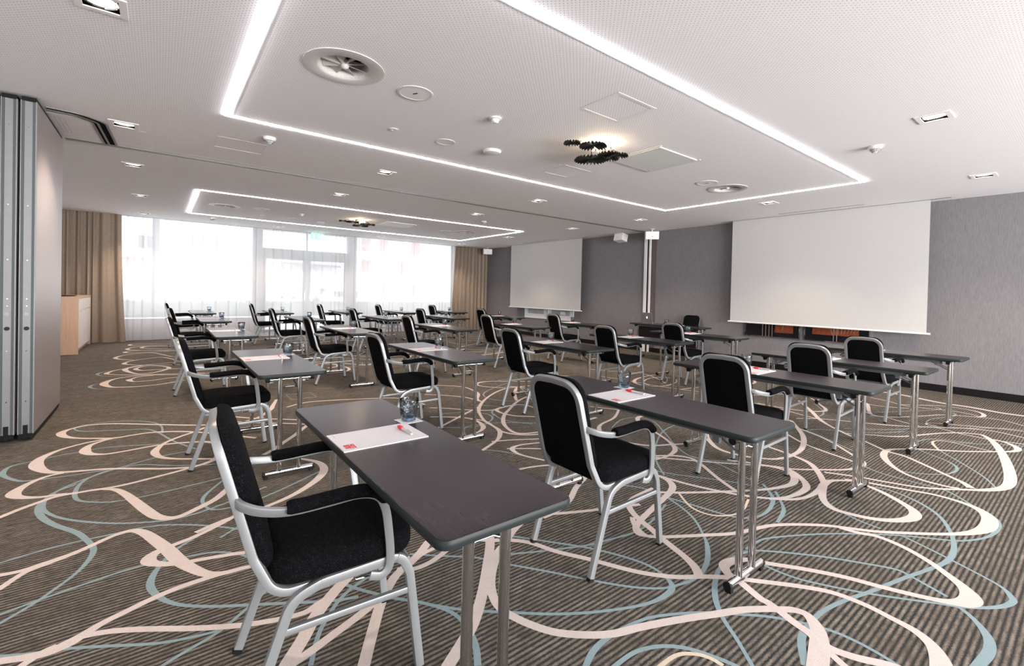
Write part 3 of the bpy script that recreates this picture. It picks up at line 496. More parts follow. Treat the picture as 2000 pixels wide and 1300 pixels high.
('u',[(-0.495,2.72,0.02),(-0.481,2.717,0.02),(-0.38,2.748,0.02),(-0.228,2.784,0.02),(-0.1,2.808,0.02),(0.012,2.802,0.02),(0.139,2.773,0.02),(0.241,2.738,0.02),(0.338,2.634,0.02),(0.377,2.519,0.02)]),
('u',[(0.387,3.15,0.02),(0.28,3.064,0.02),(0.181,2.98,0.02),(0.082,2.888,0.025),(0.015,2.758,0.03),(-0.015,2.65,0.04),(-0.011,2.558,0.04),(0.032,2.443,0.03),(0.098,2.354,0.025),(0.203,2.269,0.025),(0.308,2.203,0.025),(0.459,2.107,0.025),(0.591,2.025,0.025),(0.686,1.988,0.025)]),
('u',[(-0.433,2.415,0.02),(-0.345,2.366,0.02),(-0.274,2.337,0.02),(-0.148,2.261,0.02),(-0.002,2.168,0.02),(0.091,2.13,0.02),(0.189,2.105,0.02)]),
('u',[(0.894,2.166,0.024),(0.772,2.104,0.024),(0.676,2.059,0.024),(0.606,2.006,0.024),(0.546,1.935,0.024),(0.49,1.854,0.024),(0.43,1.717,0.024)]),
('u',[(0.621,2.215,0.025),(0.664,2.113,0.025),(0.703,2.039,0.025),(0.74,1.982,0.025),(0.798,1.897,0.025),(0.889,1.788,0.025),(0.947,1.693,0.025),(0.968,1.614,0.025),(0.961,1.513,0.03),(0.938,1.439,0.035),(0.899,1.365,0.035)]),
('u',[(0.925,1.741,0.022),(0.999,1.655,0.022),(1.118,1.547,0.022),(1.159,1.513,0.022),(1.282,1.41,0.022),(1.417,1.321,0.022),(1.569,1.244,0.022),(1.691,1.202,0.028),(1.802,1.197,0.04),(1.86,1.222,0.035),(1.894,1.293,0.022),(1.897,1.394,0.022),(1.853,1.52,0.022),(1.774,1.666,0.022),(1.67,1.803,0.022),(1.518,1.997,0.022),(1.403,2.126,0.022)]),
('u',[(0.999,2.162,0.02),(1.145,2.032,0.02),(1.244,1.949,0.02),(1.321,1.837,0.02),(1.359,1.783,0.02),(1.473,1.628,0.02),(1.578,1.477,0.02),(1.684,1.338,0.02),(1.79,1.242,0.02),(1.885,1.204,0.02),(2.009,1.184,0.025),(2.15,1.219,0.035),(2.276,1.287,0.035),(2.381,1.37,0.02),(2.539,1.547,0.02),(2.637,1.798,0.02),(2.616,1.99,0.02),(2.523,2.108,0.02)]),
('u',[(1.29,1.904,0.02),(1.415,1.858,0.02),(1.535,1.799,0.02),(1.661,1.742,0.02),(1.795,1.687,0.02),(1.958,1.651,0.02),(2.091,1.628,0.02),(2.266,1.644,0.02),(2.54,1.73,0.02)]),
('u',[(1.185,1.122,0.03),(1.283,1.166,0.035),(1.397,1.178,0.03),(1.55,1.162,0.022),(1.664,1.119,0.022),(1.809,1.03,0.022),(1.928,0.926,0.022),(2.003,0.855,0.022),(2.075,0.76,0.022),(2.127,0.66,0.022),(2.14,0.556,0.022),(2.126,0.453,0.022),(2.112,0.42,0.022)]),
('u',[(1.257,1.068,0.026),(1.392,1.069,0.026),(1.496,1.031,0.026),(1.568,0.968,0.026),(1.612,0.889,0.026),(1.642,0.807,0.026),(1.643,0.765,0.026)]),
('y',[(1.406,0.971,0.02),(1.509,0.966,0.02),(1.569,0.93,0.02),(1.6,0.882,0.02),(1.605,0.835,0.02)]),
('u',[(1.676,0.753,0.022),(1.769,0.866,0.022),(1.841,0.964,0.026),(1.944,1.057,0.035),(2.104,1.139,0.03),(2.256,1.169,0.022),(2.43,1.145,0.022),(2.52,1.085,0.022),(2.689,0.903,0.022),(2.804,0.74,0.022),(2.873,0.625,0.022),(2.859,0.558,0.022),(2.802,0.422,0.022)]),
('u',[(2.444,1.165,0.02),(2.546,1.165,0.02),(2.654,1.145,0.02),(2.874,1.032,0.02),(3.069,0.905,0.02),(3.293,0.721,0.02),(3.425,0.578,0.02),(3.516,0.485,0.02),(3.665,0.41,0.02),(3.813,0.379,0.03),(3.963,0.38,0.04),(4.079,0.415,0.035),(4.2,0.524,0.02),(4.365,0.677,0.02),(4.375,0.82,0.02),(4.38,1.051,0.02),(4.448,1.196,0.02)]),
('u',[(3.315,0.698,0.02),(3.266,0.577,0.02),(3.2,0.438,0.02),(3.12,0.292,0.02),(3.044,0.243,0.035),(2.99,0.235,0.035),(2.894,0.268,0.03),(2.772,0.355,0.02),(2.697,0.448,0.02),(2.601,0.562,0.02),(2.51,0.682,0.02),(2.429,0.812,0.02),(2.386,0.906,0.02),(2.372,1.019,0.02),(2.384,1.075,0.02)]),
('u',[(3.999,1.031,0.018),(4.037,0.93,0.02),(3.976,0.776,0.028),(3.831,0.634,0.028),(3.596,0.536,0.028),(3.371,0.488,0.035),(3.189,0.485,0.035),(3.004,0.528,0.028),(2.802,0.585,0.028),(2.558,0.647,0.028),(2.39,0.696,0.028),(2.22,0.729,0.028),(2.059,0.729,0.035),(1.966,0.712,0.04),(1.846,0.654,0.035)]),
('u',[(2.74,0.412,0.025),(2.745,0.371,0.025),(2.688,0.315,0.03),(2.595,0.266,0.045),(2.496,0.252,0.05),(2.376,0.265,0.045),(2.284,0.283,0.025)]),
('u',[(4.753,0.476,0.018),(4.977,0.569,0.018),(5.257,0.742,0.018),(5.504,0.908,0.018),(5.795,1.021,0.018)]),
('u',[(6.077,0.773,0.018),(5.926,1.026,0.018),(5.707,1.099,0.018),(5.554,1.095,0.03),(5.354,1.011,0.018),(5.197,0.813,0.018),(5.028,0.724,0.03),(4.808,0.749,0.018),(4.636,0.871,0.018),(4.574,0.977,0.018)]),
('y',[(5.892,0.624,0.016),(5.925,0.841,0.016),(5.925,0.95,0.016),(5.838,1.01,0.016),(5.699,0.996,0.025),(5.496,0.913,0.016)]),
('u',[(3.469,1.139,0.018),(3.385,1.038,0.018),(3.327,0.917,0.018),(3.313,0.798,0.018)]),
('u',[(3.396,1.512,0.024),(3.318,1.441,0.024),(3.194,1.353,0.035),(2.998,1.299,0.03),(2.842,1.305,0.024),(2.752,1.37,0.024),(2.712,1.479,0.024),(2.676,1.633,0.024),(2.637,1.798,0.024)]),
('u',[(3.336,1.398,0.025),(3.165,1.283,0.025),(3.057,1.232,0.035),(2.887,1.196,0.025)]),
('y',[(2.764,1.785,0.018),(2.643,1.613,0.018),(2.646,1.486,0.018),(2.739,1.411,0.018),(2.864,1.395,0.018),(3.058,1.451,0.018)]),
('u',[(4.261,2.774,0.02),(3.889,2.701,0.02),(3.436,2.461,0.02),(3.145,2.24,0.02),(2.951,2.03,0.02)]),
('u',[(2.964,2.118,0.018),(3.04,1.968,0.018),(3.24,1.677,0.018),(3.335,1.449,0.018)]),
('u',[(3.557,3.07,0.018),(3.854,3.208,0.018),(4.067,3.188,0.018),(4.114,2.988,0.018),(3.838,2.636,0.018),(3.572,2.319,0.018),(3.478,2.079,0.018),(3.665,1.851,0.018)]),
('u',[(3.49,2.143,0.018),(3.503,1.923,0.018),(3.45,1.74,0.018),(3.371,1.53,0.018)]),
('u',[(5.212,2.025,0.018),(5.078,1.738,0.018),(4.873,1.458,0.018),(4.753,1.269,0.018)]),
('u',[(5.035,1.907,0.018),(5.318,1.822,0.018),(5.488,1.602,0.018),(5.719,1.404,0.018),(5.996,1.28,0.018)]),
('u',[(5.595,1.679,0.018),(5.785,1.508,0.018),(6.069,1.317,0.018),(6.363,1.208,0.018),(6.555,1.034,0.018),(7.049,0.702,0.018),(7.205,0.508,0.018)]),
('u',[(5.925,0.932,0.018),(6.055,0.77,0.018),(6.27,0.587,0.018),(6.395,0.431,0.018)]),
('u',[(6.557,1.055,0.018),(6.574,1.206,0.018),(6.915,1.225,0.018),(7.289,1.109,0.018),(7.486,1.117,0.03),(7.554,1.245,0.018)]),
('u',[(6.57,2.318,0.018),(6.292,2.129,0.018),(6.077,2.044,0.03),(5.902,2.026,0.018)]),
('u',[(6.482,2.005,0.018),(6.663,1.742,0.018),(7.062,1.538,0.018),(7.568,1.295,0.018),(7.727,1.313,0.03),(7.763,1.482,0.018)]),
('u',[(2.879,4.644,0.018),(3.028,4.488,0.018),(3.211,4.283,0.018),(3.392,4.223,0.018),(3.472,4.085,0.018)]),
('u',[(3.998,5.47,0.02),(3.585,5.26,0.02),(3.337,5.073,0.03),(3.235,4.857,0.02),(3.302,4.617,0.02),(3.588,4.37,0.02)]),
('u',[(4,5.165,0.02),(3.811,4.774,0.02),(3.622,4.412,0.02),(3.515,4.232,0.02)]),
('u',[(2.825,4.084,0.02),(2.932,4.271,0.03),(3.165,4.371,0.02),(3.387,4.315,0.02)]),
('u',[(2.872,4.153,0.02),(2.824,3.987,0.02),(2.856,3.803,0.02),(2.973,3.612,0.02)]),
('u',[(2.388,4.472,0.02),(2.627,4.392,0.02),(2.791,4.233,0.02),(2.777,4.043,0.03),(2.606,3.902,0.02),(2.4,3.91,0.02),(2.289,3.82,0.03),(2.228,3.67,0.02)]),
('u',[(2.156,4.032,0.02),(2.403,3.866,0.02),(2.649,3.873,0.02),(2.833,3.772,0.02),(3.04,3.612,0.02),(3.21,3.41,0.02)]),
('u',[(2.393,2.832,0.018),(2.294,3.045,0.018),(2.225,3.168,0.018),(2.133,3.262,0.018)]),
('u',[(4.254,5.69,0.02),(4.038,5.724,0.02),(4.057,5.618,0.02),(4.457,5.567,0.02),(4.748,5.542,0.02)]),
('u',[(5.932,4.188,0.018),(6.195,4.263,0.03),(6.575,4.546,0.018),(6.722,4.856,0.018)]),
('u',[(5.479,4.701,0.018),(5.61,3.873,0.018),(5.868,3.397,0.018),(6.111,2.952,0.018)]),
('u',[(-0.467,7.791,0.02),(-0.611,7.881,0.02),(-0.683,8.074,0.05),(-0.639,8.241,0.02),(-0.552,8.267,0.02)]),
('u',[(-0.395,8.739,0.02),(-0.612,8.917,0.02),(-0.695,9.159,0.05),(-0.599,9.382,0.02),(-0.426,9.415,0.02)]),
('u',[(0.602,2.995,0.02),(0.449,3.029,0.02),(0.264,2.888,0.02)]),
]
# ------------------------------------------------------------------ ceiling openings
DOWN = [(-.27, 3.48), (-.285, 5.97), (-.285, 7.90), (-.28, 10.52), (-.278, 13.08),
        (4.99, .934), (7.68, .965), (7.59, 3.42), (7.56, 5.94), (4.88, 5.94), (2.29, 5.94), (2.28, 7.86), (4.875, 7.82),
        (7.52, 7.85), (7.53, 10.40), (7.58, 13.05), (4.95, 13.07), (2.33, 13.12)]
DIFF = [(.985, 3.335), (6.21, 3.37), (.968, 10.62), (6.13, 10.38)]
holes = [(x-.083, x+.083, y-.083, y+.083) for x, y in DOWN] + [(x-.165, x+.165, y-.165, y+.165) for x, y in DIFF]
def plane_with_holes(mb, x0, x1, y0, y1, z, holes, mat):
    xs = sorted({x0, x1, *[h[0] for h in holes], *[h[1] for h in holes]}); ys = sorted({y0, y1, *[h[2] for h in holes], *[h[3] for h in holes]})
    for i in range(len(xs)-1):
        cx = (xs[i]+xs[i+1])/2
        for j in range(len(ys)-1):
            cy = (ys[j]+ys[j+1])/2
            if any(h[0] < cx < h[1] and h[2] < cy < h[3] for h in holes): continue
            mb.quad((xs[i], ys[j], z), (xs[i], ys[j+1], z), (xs[i+1], ys[j+1], z), (xs[i+1], ys[j], z), mat)
c = MB()
plane_with_holes(c, XL-.1, XW+.1, YB-.1, 13.82, H, holes, 'perforated_ceiling')
# pocket above the curtains and the roof slab behind the ceiling boards
c.box(XL-.1, XW+.1, 13.80, 13.82, H, H+.20, 'white_paint')
c.box(XL-.1, XW+.1, 13.80, YW+.3, H+.20, H+.30, 'white_paint')
c.box(XL-.1, XW+.1, YB-.1, 13.80, H+.28, H+.36, 'white_paint')
struct(c, 'ceiling', smooth=False)

# ------------------------------------------------------------------ floor with woven pattern
f = MB()
f.quad((XL-.1, YB-.1, 0), (XW+.1, YB-.1, 0), (XW+.1, YW+.1, 0), (XL-.1, YW+.1, 0), 'carpet_ground')
zc = {'b': .0012, 'u': .0006, 'y': .0009}; PM = {'b': 'carpet_beige', 'u': 'carpet_blue', 'y': 'carpet_cream'}
_cnt = [0]
def ribbon(col, pts):
    q = catmull(pts, 5); n = len(q); vs = []; _cnt[0] += 1; z = zc[col]+(_cnt[0] % 60)*.000008
    for i, p in enumerate(q):
        a = q[max(0, i-1)]; b_ = q[min(n-1, i+1)]; dx, dy = b_[0]-a[0], b_[1]-a[1]; l = math.hypot(dx, dy) or 1
        w = max(.006, p[2]*(.74 if col == 'u' else .88))/2; vs += [(p[0]-dy/l*w, p[1]+dx/l*w, z), (p[0]+dy/l*w, p[1]-dx/l*w, z)]
    f.add(vs, [(2*i, 2*i+1, 2*i+3, 2*i+2) for i in range(n-1)], PM[col])
for col, pts in STROKES: ribbon(col, pts)
for dy in (7.75, -5.6):                       # the woven motif repeats along the room
    for col, pts in STROKES:
        q = [(x, y+dy, w) for x, y, w in pts if x > .9 and y < 5.9]
        if len(q) < 4: continue
        seg = [p for p in q if YB < p[1] < 13.6 and (p[1] > 7.9 or dy < 0) and (p[1] < .1 or dy > 0)]
        if len(seg) >= 4 and max(math.hypot(seg[i+1][0]-seg[i][0], seg[i+1][1]-seg[i][1]) for i in range(len(seg)-1)) < 1.3: ribbon(col, seg)
struct(f, 'floor', smooth=False)

# ------------------------------------------------------------------ walls
w = MB(); w.box(XW, XW+.15, YB, YW+.2, 0, H+.25, 'grey_wallcovering'); struct(w, 'wall_right', smooth=False)
w = MB(); w.box(XL-.15, XL, YB, YW+.2, 0, H+.25, 'wall_white'); struct(w, 'wall_left', smooth=False)
w = MB(); w.box(XW-.015, XW+.01, YB, 13.7, 0, .105, 'black_baseboard'); struct(w, 'baseboard_right', smooth=False)
w = MB()   # wall behind the camera with a wide window opening
w.box(XL, -1.7, YB-.2, YB, 0, H+.25, 'wall_white'); w.box(8.7, XW, YB-.2, YB, 0, H+.25, 'wall_white')
w.box(-1.7, 8.7, YB-.2, YB, 0, .1, 'wall_white'); w.box(-1.7, 8.7, YB-.2, YB, 2.75, H+.25, 'wall_white')
struct(w, 'wall_back', smooth=False)
w = MB()
for x in (-1.7, .9, 3.5, 6.1, 8.62): w.box(x, x+.08, YB-.12, YB-.05, .1, 2.75, 'window_frame')
w.box(-1.7, 8.7, YB-.12, YB-.05, .1, .18, 'window_frame'); w.box(-1.7, 8.7, YB-.12, YB-.05, 2.67, 2.75, 'window_frame')
struct(w, 'window_3', smooth=False)
# window wall
w = MB()
w.box(XL, -.95, YW, YW+.25, 0, 3.2, 'wall_white'); w.box(8.0, XW, YW, YW+.25, 0, 3.2, 'wall_white')
w.box(-.95, 1.98, YW, YW+.2, 0, .44, 'sill_paint'); w.box(4.68, 8.0, YW, YW+.2, 0, .44, 'sill_paint')
w.box(-.95, 8.0, YW, YW+.25, 2.96, 3.2, 'wall_white')
struct(w, 'wall_front', smooth=False)
def wframe(x0, x1, z0, z1, t=.06, mb=None):
    mb = mb or MB()
    mb.box(x0, x1, YW+.05, YW+.12, z0, z0+t, 'window_frame'); mb.box(x0, x1, YW+.05, YW+.12, z1-t, z1, 'window_frame')
    mb.box(x0, x0+t, YW+.05, YW+.12, z0+t, z1-t, 'window_frame'); mb.box(x1-t, x1, YW+.05, YW+.12, z0+t, z1-t, 'window_frame')
    return mb
def pane(x0, x1, z0, z1, par):
    p = MB(); p.box(x0, x1, YW+.08, YW+.09, z0, z1, 'clear_pane'); p.build('pane', par, smooth=False)
m1 = wframe(-.95, 2.0, .44, 2.96); o = struct(m1, 'window_1', smooth=False); pane(-.89, 1.94, .5, 2.9, o)
m1 = wframe(4.62, 8.0, .44, 2.96); o = struct(m1, 'window_2', smooth=False); pane(4.68, 7.94, .5, 2.9, o)
d = MB()
d.box(1.98, 2.16, YW, YW+.2, 0, 2.96, 'window_frame'); d.box(4.42, 4.66, YW, YW+.2, 0, 2.96, 'window_frame')
d.box(2.16, 4.42, YW, YW+.2, 2.20, 2.38, 'window_frame'); d.box(2.16, 4.42, YW, YW+.2, 2.88, 2.96, 'window_frame')
struct(d, 'trim_1', smooth=False)
for i, (x0, x1) in enumerate(((2.17, 3.28), (3.30, 4.41))):
    q = MB(); t = .09
    q.box(x0, x0+t, YW+.04, YW+.10, .01, 2.19, 'window_frame'); q.box(x1-t, x1, YW+.04, YW+.10, .01, 2.19, 'window_frame')
    q.box(x0+t, x1-t, YW+.04, YW+.10, .01, .16, 'window_frame'); q.box(x0+t, x1-t, YW+.04, YW+.10, 2.10, 2.19, 'window_frame')
    o = struct(q, 'door_%d' % (i+1), smooth=False); pane(x0+t, x1-t, .16, 2.10, o)
    h = MB(); hx = 3.22 if i == 0 else 3.36; h.cyl((hx, YW+.0, 1.0), (hx, YW+.0, 1.2), .012, 'chrome'); h.box(hx-.01, hx+.01, YW, YW+.04, 1.01, 1.03, 'chrome'); h.box(hx-.01, hx+.01, YW, YW+.04, 1.17, 1.19, 'chrome'); h.build('door_handle', o)
    if i == 1:
        cl = MB(); cl.box(3.75, 4.15, YW-.01, YW+.04, 2.10, 2.16, 'brushed_aluminium'); cl.box(3.6, 4.3, YW-.03, YW-.01, 2.17, 2.19, 'brushed_aluminium'); cl.build('door_closer', o)
q = MB(); q.box(2.16, 4.42, YW+.08, YW+.09, 2.38, 2.88, 'clear_pane'); q.box(3.27, 3.30, YW+.06, YW+.12, 2.38, 2.88, 'window_frame'); struct(q, 'window_4', smooth=False)

# post profile on the presentation wall where the folding partition docks
p = MB(); p.box(XW-.045, XW, 6.90, 6.98, 0, H-.01, 'white_plastic'); p.box(XW-.03, XW, 6.84, 6.90, 0, H-.01, 'black_metal'); p.box(XW-.045, XW, 6.80, 6.84, 0, H-.01, 'white_plastic'); p.box(XW-.012, XW, 6.66, 6.80, 0, H-.01, 'seal_brown')
struct(p, 'trim_2', smooth=False)
# partition track across the ceiling: two bright rails with a dark slot
t = MB(); yt = 6.96
t.box(-.80, XW-.05, yt-.045, yt-.018, H-.006, H-.0005, 'brushed_aluminium'); t.box(-.80, XW-.05, yt+.018, yt+.045, H-.006, H-.0005, 'brushed_aluminium')
t.box(-.80, XW-.05, yt-.018, yt+.018, H-.002, H-.001, 'dark_recess')
trk = fillet([(-.80, 5.90, H-.003), (-.60, 5.92, H-.003), (-.47, 6.06, H-.003), (-.44, yt-.05, H-.003)], .14, 8)
t.sweep(trk, [(.0012, -.040), (.0012, .040), (-.0012, .040), (-.0012, -.040)], 'dark_recess')
for off in (-.052, .012, .052):
    q = []
    for i, pnt in enumerate(trk):
        a = trk[max(0, i-1)]; b_ = trk[min(len(trk)-1, i+1)]; dx, dy = b_.x-a.x, b_.y-a.y; l = math.hypot(dx, dy); q.append((pnt.x-dy/l*off, pnt.y+dx/l*off, H-.004))
    t.sweep(q, [(.003, -.009), (.003, .009), (-.003, .009), (-.003, -.009)], 'brushed_aluminium')
t.box(-.82, -.56, 6.02, 6.74, H-.0025, H-.0005, 'white_paint')
for x in (-.78, -.75, -.72): t.box(x, x+.008, 6.10, 6.68, H-.0034, H-.0025, 'offwhite_metal')
t.box(-.38, -.12, 6.10, 6.74, H-.0020, H-.0005, 'white_paint')
t.box(-.80, 9.0, yt+.05, yt+.20, H-.0015, H-.001, 'white_paint'); t.box(-.80, 9.0, yt-.20, yt-.05, H-.0015, H-.001, 'white_paint')
struct(t, 'trim_3', smooth=False)
# slot from which the projection screens drop
t = MB()
for y0, y1 in ((1.45, 4.95), (8.7, 12.4)):
    t.box(8.93, 8.945, y0, y1, H-.003, H-.001, 'dark_recess'); t.box(8.70, 8.71, y0+1.0, y1-1.2, H-.003, H-.001, 'black_metal'); t.box(8.76, 8.765, y0+1.0, y1-1.2, H-.003, H-.001, 'offwhite_metal')
struct(t, 'trim_4', smooth=False)
# flush hatches in the ceiling
t = MB()
def hatch(x0, x1, y0, y1, wd=.03, mat='white_paint'):
    for a in ((x0, x1, y0, y0+wd), (x0, x1, y1-wd, y1), (x0, x0+wd, y0+wd, y1-wd), (x1-wd, x1, y0+wd, y1-wd)): t.box(*a, H-.0022, H-.0005, mat)
    g = .003
    for a in ((x0-g, x1+g, y0-g, y0), (x0-g, x1+g, y1, y1+g), (x0-g, x0, y0, y1), (x1, x1+g, y0, y1)): t.box(*a, H-.0012, H-.0004, 'offwhite_metal')
hatch(2.69, 3.155, 2.34, 2.76); hatch(3.75, 4.19, 4.06, 4.50); hatch(.45, .90, 5.72, 6.16, .004)
struct(t, 'trim_5', smooth=False)

# ------------------------------------------------------------------ curtains
def cloth(xs, zt, zb, yf, mat, name, label, cat, nz=10, flare=None, group=None):
    m_ = MB(); vs = []; nx = len(xs)
    for j in range(nz+1):
        tt = j/nz; z = zt+(zb-zt)*tt
        for i, x in enumerate(xs):
            xx = x if not flare else flare(x, tt); vs.append((xx, yf(x, tt), z))
    fs = [(j*nx+i, j*nx+i+1, (j+1)*nx+i+1, (j+1)*nx+i) for j in range(nz) for i in range(nx-1)]
    m_.add(vs, fs, mat); o = m_.build(name, angle=60); tag(o, label, cat, group); return o
rnd = random.Random(3)
folds = []; x = -.75
while x < 7.95: folds.append((x, rnd.uniform(.012, .03), rnd.uniform(.03, .06))); x += rnd.uniform(.10, .30)
def sheer_y(x, t):
    y = 13.98+.012*sin(x*5)+.01*sin(x*13+1)
    for fx, fw, fd in folds:
        d = abs(x-fx)/fw
        if d < 1: y -= fd*(1-d*d)**2*(.35+.65*(1-t*.3))
    return y
xs = [-.78+i*.012 for i in range(int(8.75/.012))]
cloth(xs, 3.02, .02, sheer_y, 'sheer_voile', 'sheer_curtain', 'white sheer curtain drawn across the window wall, backlit by daylight', 'curtain', nz=6)
s_ = MB(); s_.box(-.78, 7.97, 13.99, 14.0, .02, .12, 'sheer_voile')
def drape(x0, x1, name, label, n, flare, y0=13.90, amp=.05, seed=1):
    r_ = random.Random(seed); ph = [(r_.uniform(.8, 1.25), r_.uniform(0, 6)) for _ in range(4)]; N = int((x1-x0)/.012)
    def yf(x, t):
        u = (x-x0)/(x1-x0)
        a = u*n*2*pi; return y0+amp*(.75*sin(a*ph[0][0]+ph[0][1])+.35*sin(a*ph[1][0]*1.9+ph[1][1]+.5*t)+.2*sin(a*.37+ph[2][1]+t))
    return cloth([x0+(x1-x0)*i/N for i in range(N+1)], 3.0, .012, yf, 'tan_drape', name, label, 'curtain', nz=14, flare=flare)
drape(-2.15, -1.10, 'drape_curtain', 'bunched tan drape behind the sideboard beside the partition', 7, lambda x, t: x, y0=13.84, amp=.055, seed=4)
drape(-1.14, -.68, 'drape_curtain', 'broad tan drape hanging flat between the sideboard and the sheer curtain', 2.2, lambda x, t: x+.10*t*t*max(0, (x+1.14)/.46), y0=13.80, amp=.045, seed=8)
drape(7.82, XW-.02, 'drape_curtain', 'tan pleated drape at the far right corner by the presentation wall', 8.5, lambda x, t: x-.10*min(1, t*1.4)*max(0, 1-(x-7.82)/.7), y0=13.86, amp=.06, seed=5)

# ------------------------------------------------------------------ outside, seen through the sheer
g = MB(); g.box(-30, 60, YW+.3, 80, -.25, -.12, 'ext_ground'); struct(g, 'trim_6', smooth=False)
def ext_building():
    b_ = empty('apartment_building', (3, 38, -.12)); tag(b_, 'pale building across the street with awnings and windows, behind the sheer curtain', 'building')
    def L(mb, name, par=b_): 
        o = mb.build(name, par, smooth=False); o.location = -Vector(b_.location) if par == b_ else (0, 0, 0); return o
    q = MB(); q.box(-4, 11, 34, 42, -.12, 9, 'ext_facade'); L(q, 'wall')
    for x0, x1, z0, z1 in ((-.95, -.69, 3.36, 4.05), (-.59, -.29, 3.36, 4.05), (-.6, -.27, 1.3, 2.2), (1.37, 1.9, 1.4, 2.1), (2.05, 2.54, 1.4, 2.1), (6.0, 7.6, .6, 2.3), (8.2, 9.1, .3, 1.3)):
        q = MB(); q.box(x0, x1, 33.95, 34.02, z0, z1, 'ext_dark'); L(q, 'window')
    for x0, x1, z, dz, mt in ((.96, 3.24, 4.1, .25, 'ext_pink'), (.88, 3.24, 2.2, .18, 'ext_dark'), (-1.6, -.28, 2.66, .16, 'ext_red'), (3.55, 5.0, 2.7, .3, 'ext_pink'), (5.4, 9.8, 2.85, .12, 'ext_dark')):
        q = MB(); q.prism([(33.0, z), (34.0, z+dz), (34.0, z+dz-.05), (33.0, z-.08)], x0, x1, mt, 'x'); L(q, 'awning')
ext_building()
b_ = empty('apartment_building', (14, 38, -.12)); tag(b_, 'reddish building across the street behind the right part of the sheer curtain', 'building')
q = MB(); q.box(11.6, 24, 36, 44, -.12, 8, 'ext_facade'); o = q.build('wall', b_, smooth=False); o.location = -Vector(b_.location)
for i in range(4):
    for j in range(3):
        q = MB(); x0 = 12.2+i*1.35; z0 = .9+j*1.7; q.box(x0, x0+.7, 35.95, 36.02, z0, z0+1.0, 'ext_red' if (i+j) % 2 else 'ext_pink'); o = q.build('window', b_, smooth=False); o.location = -Vector(b_.location)
q = MB(); q.box(-8, 30, 26, 27, -.12, .62, 'ext_hedge'); tag(q.build('street_hedge', smooth=False), 'low grey green hedge along the street outside the windows', 'hedge')
t_ = MB(); t_.cyl((-.20, 31, -.12), (-.16, 31, 7), .18, 'ext_dark', 10, .12); tag(t_.build('street_tree_trunk'), 'bare tree trunk outside the left window', 'tree')
v_ = MB(); v_.prism([(7.6, .1), (7.6, .9), (8.0, 1.25), (9.4, 1.25), (9.8, .8), (10.2, .7), (10.2, .1)], 28.2, 29.8, 'ext_facade', 'y'); v_.box(8.0, 9.3, 28.17, 28.2, .85, 1.18, 'ext_dark')
for x in (8.1, 9.6): v_.cyl((x, 28.15, .15), (x, 28.35, .15), .27, 'ext_dark', 16)
tag(v_.build('parked_car', smooth=False), 'pale car parked outside, seen faintly through the glass door', 'car')

# ------------------------------------------------------------------ folding partition stack at the left
def panel():
    p_ = empty('partition_panel', (0, 0, 0))
    tag(p_, 'foremost folding partition panel with its beige face towards the tables', 'partition panel', 'folding partition panels parked at the left wall')
    q = MB(); q.box(-.046, .0, .012, 1.30, .055, H-.045, 'panel_beige'); q.box(-.095, -.046, .012, 1.30, .055, H-.045, 'panel_beige'); q.build('panel_core', p_, smooth=False)
    q = MB(); q.box(-.072, -.025, -.002, .012, .06, H-.05, 'brushed_aluminium'); q.build('edge_profile', p_, smooth=False)
    q = MB(); q.box(-.024, -.010, -.006, .012, .06, H-.05, 'seal_grey'); q.box(-.087, -.073, -.006, .012, .06, H-.05, 'seal_grey'); q.build('edge_seal', p_, smooth=False)
    q = MB(); q.box(-.009, 0, -.006, .012, .055, H-.045, 'brushed_aluminium'); q.box(-.095, -.088, -.006, .012, .055, H-.045, 'brushed_aluminium'); q.build('edge_trim', p_, smooth=False)
    q = MB(); q.box(-.09, -.005, .0, 1.29, .02, .055, 'black_rubber'); q.box(-.062, -.035, -.012, .02, .015, .13, 'black_rubber'); q.build('bottom_seal', p_, smooth=False)
    q = MB(); q.box(-.09, -.005, .0, 1.29, H-.045, H-.012, 'black_rubber'); q.build('top_seal', p_, smooth=False)
    for z, mt in ((1.055, 'laptop_grey'), (.935, 'black_metal')):
        q = MB(); q.cyl((-.048, -.002, z), (-.048, -.009, z), .016, mt, 14); q.build('lock_socket', p_)
    q = MB()
    for z in (.33, .75, 1.12, 1.18, 1.5, 1.95, 2.3, 2.6): q.cyl((-.048, -.002, z), (-.048, -.005, z), .005, 'chrome', 8)
    q.build('rivet_row', p_)
    return p_
P0 = panel(); tr = TREE(P0); P0.location = (-.812, 5.60, 0)
for i, lab in enumerate(['second folding partition panel from the tables, only its metal edge showing', 'third folding partition panel from the tables at the left picture edge', 'fourth folding partition panel, next to last before the left wall', 'last folding partition panel, closest to the left wall']):
    q = dup_tree(P0, tr); q.location = (-.812-.112*(i+1), 5.60+.012*(i+1), 0); q['label'] = lab

# ------------------------------------------------------------------ sideboard
sb = empty('sideboard', (-1.16, 11.8, 0)); tag(sb, 'light oak sideboard with white door fronts in front of the tan drape', 'sideboard')
q = MB(); q.box(-.56, 0, 0, .03, 0, 1.06, 'light_oak'); q.box(-.56, -.02, .03, 1.92, .09, 1.03, 'light_oak'); q.box(-.56, 0, .03, 1.92, 1.03, 1.06, 'light_oak'); q.box(-.56, 0, 1.92, 1.95, 0, 1.06, 'light_oak'); q.box(-.5, -.05, .03, 1.92, 0, .09, 'light_oak'); q.build('body', sb, smooth=False)
for i in range(3):
    y0 = .06+i*.62
    q = MB(); q.box(-.018, .0, y0, y0+.60, .10, .80, 'white_lacquer'); q.build('door', sb, smooth=False)
    q = MB(); q.box(-.018, .0, y0, y0+.60, .81, 1.02, 'white_lacquer'); dr = q.build('drawer', sb, smooth=False)
    q = MB(); q.cyl((0, y0+.3, .78), (.012, y0+.3, .78), .008, 'chrome', 8); q.build('knob', dr)
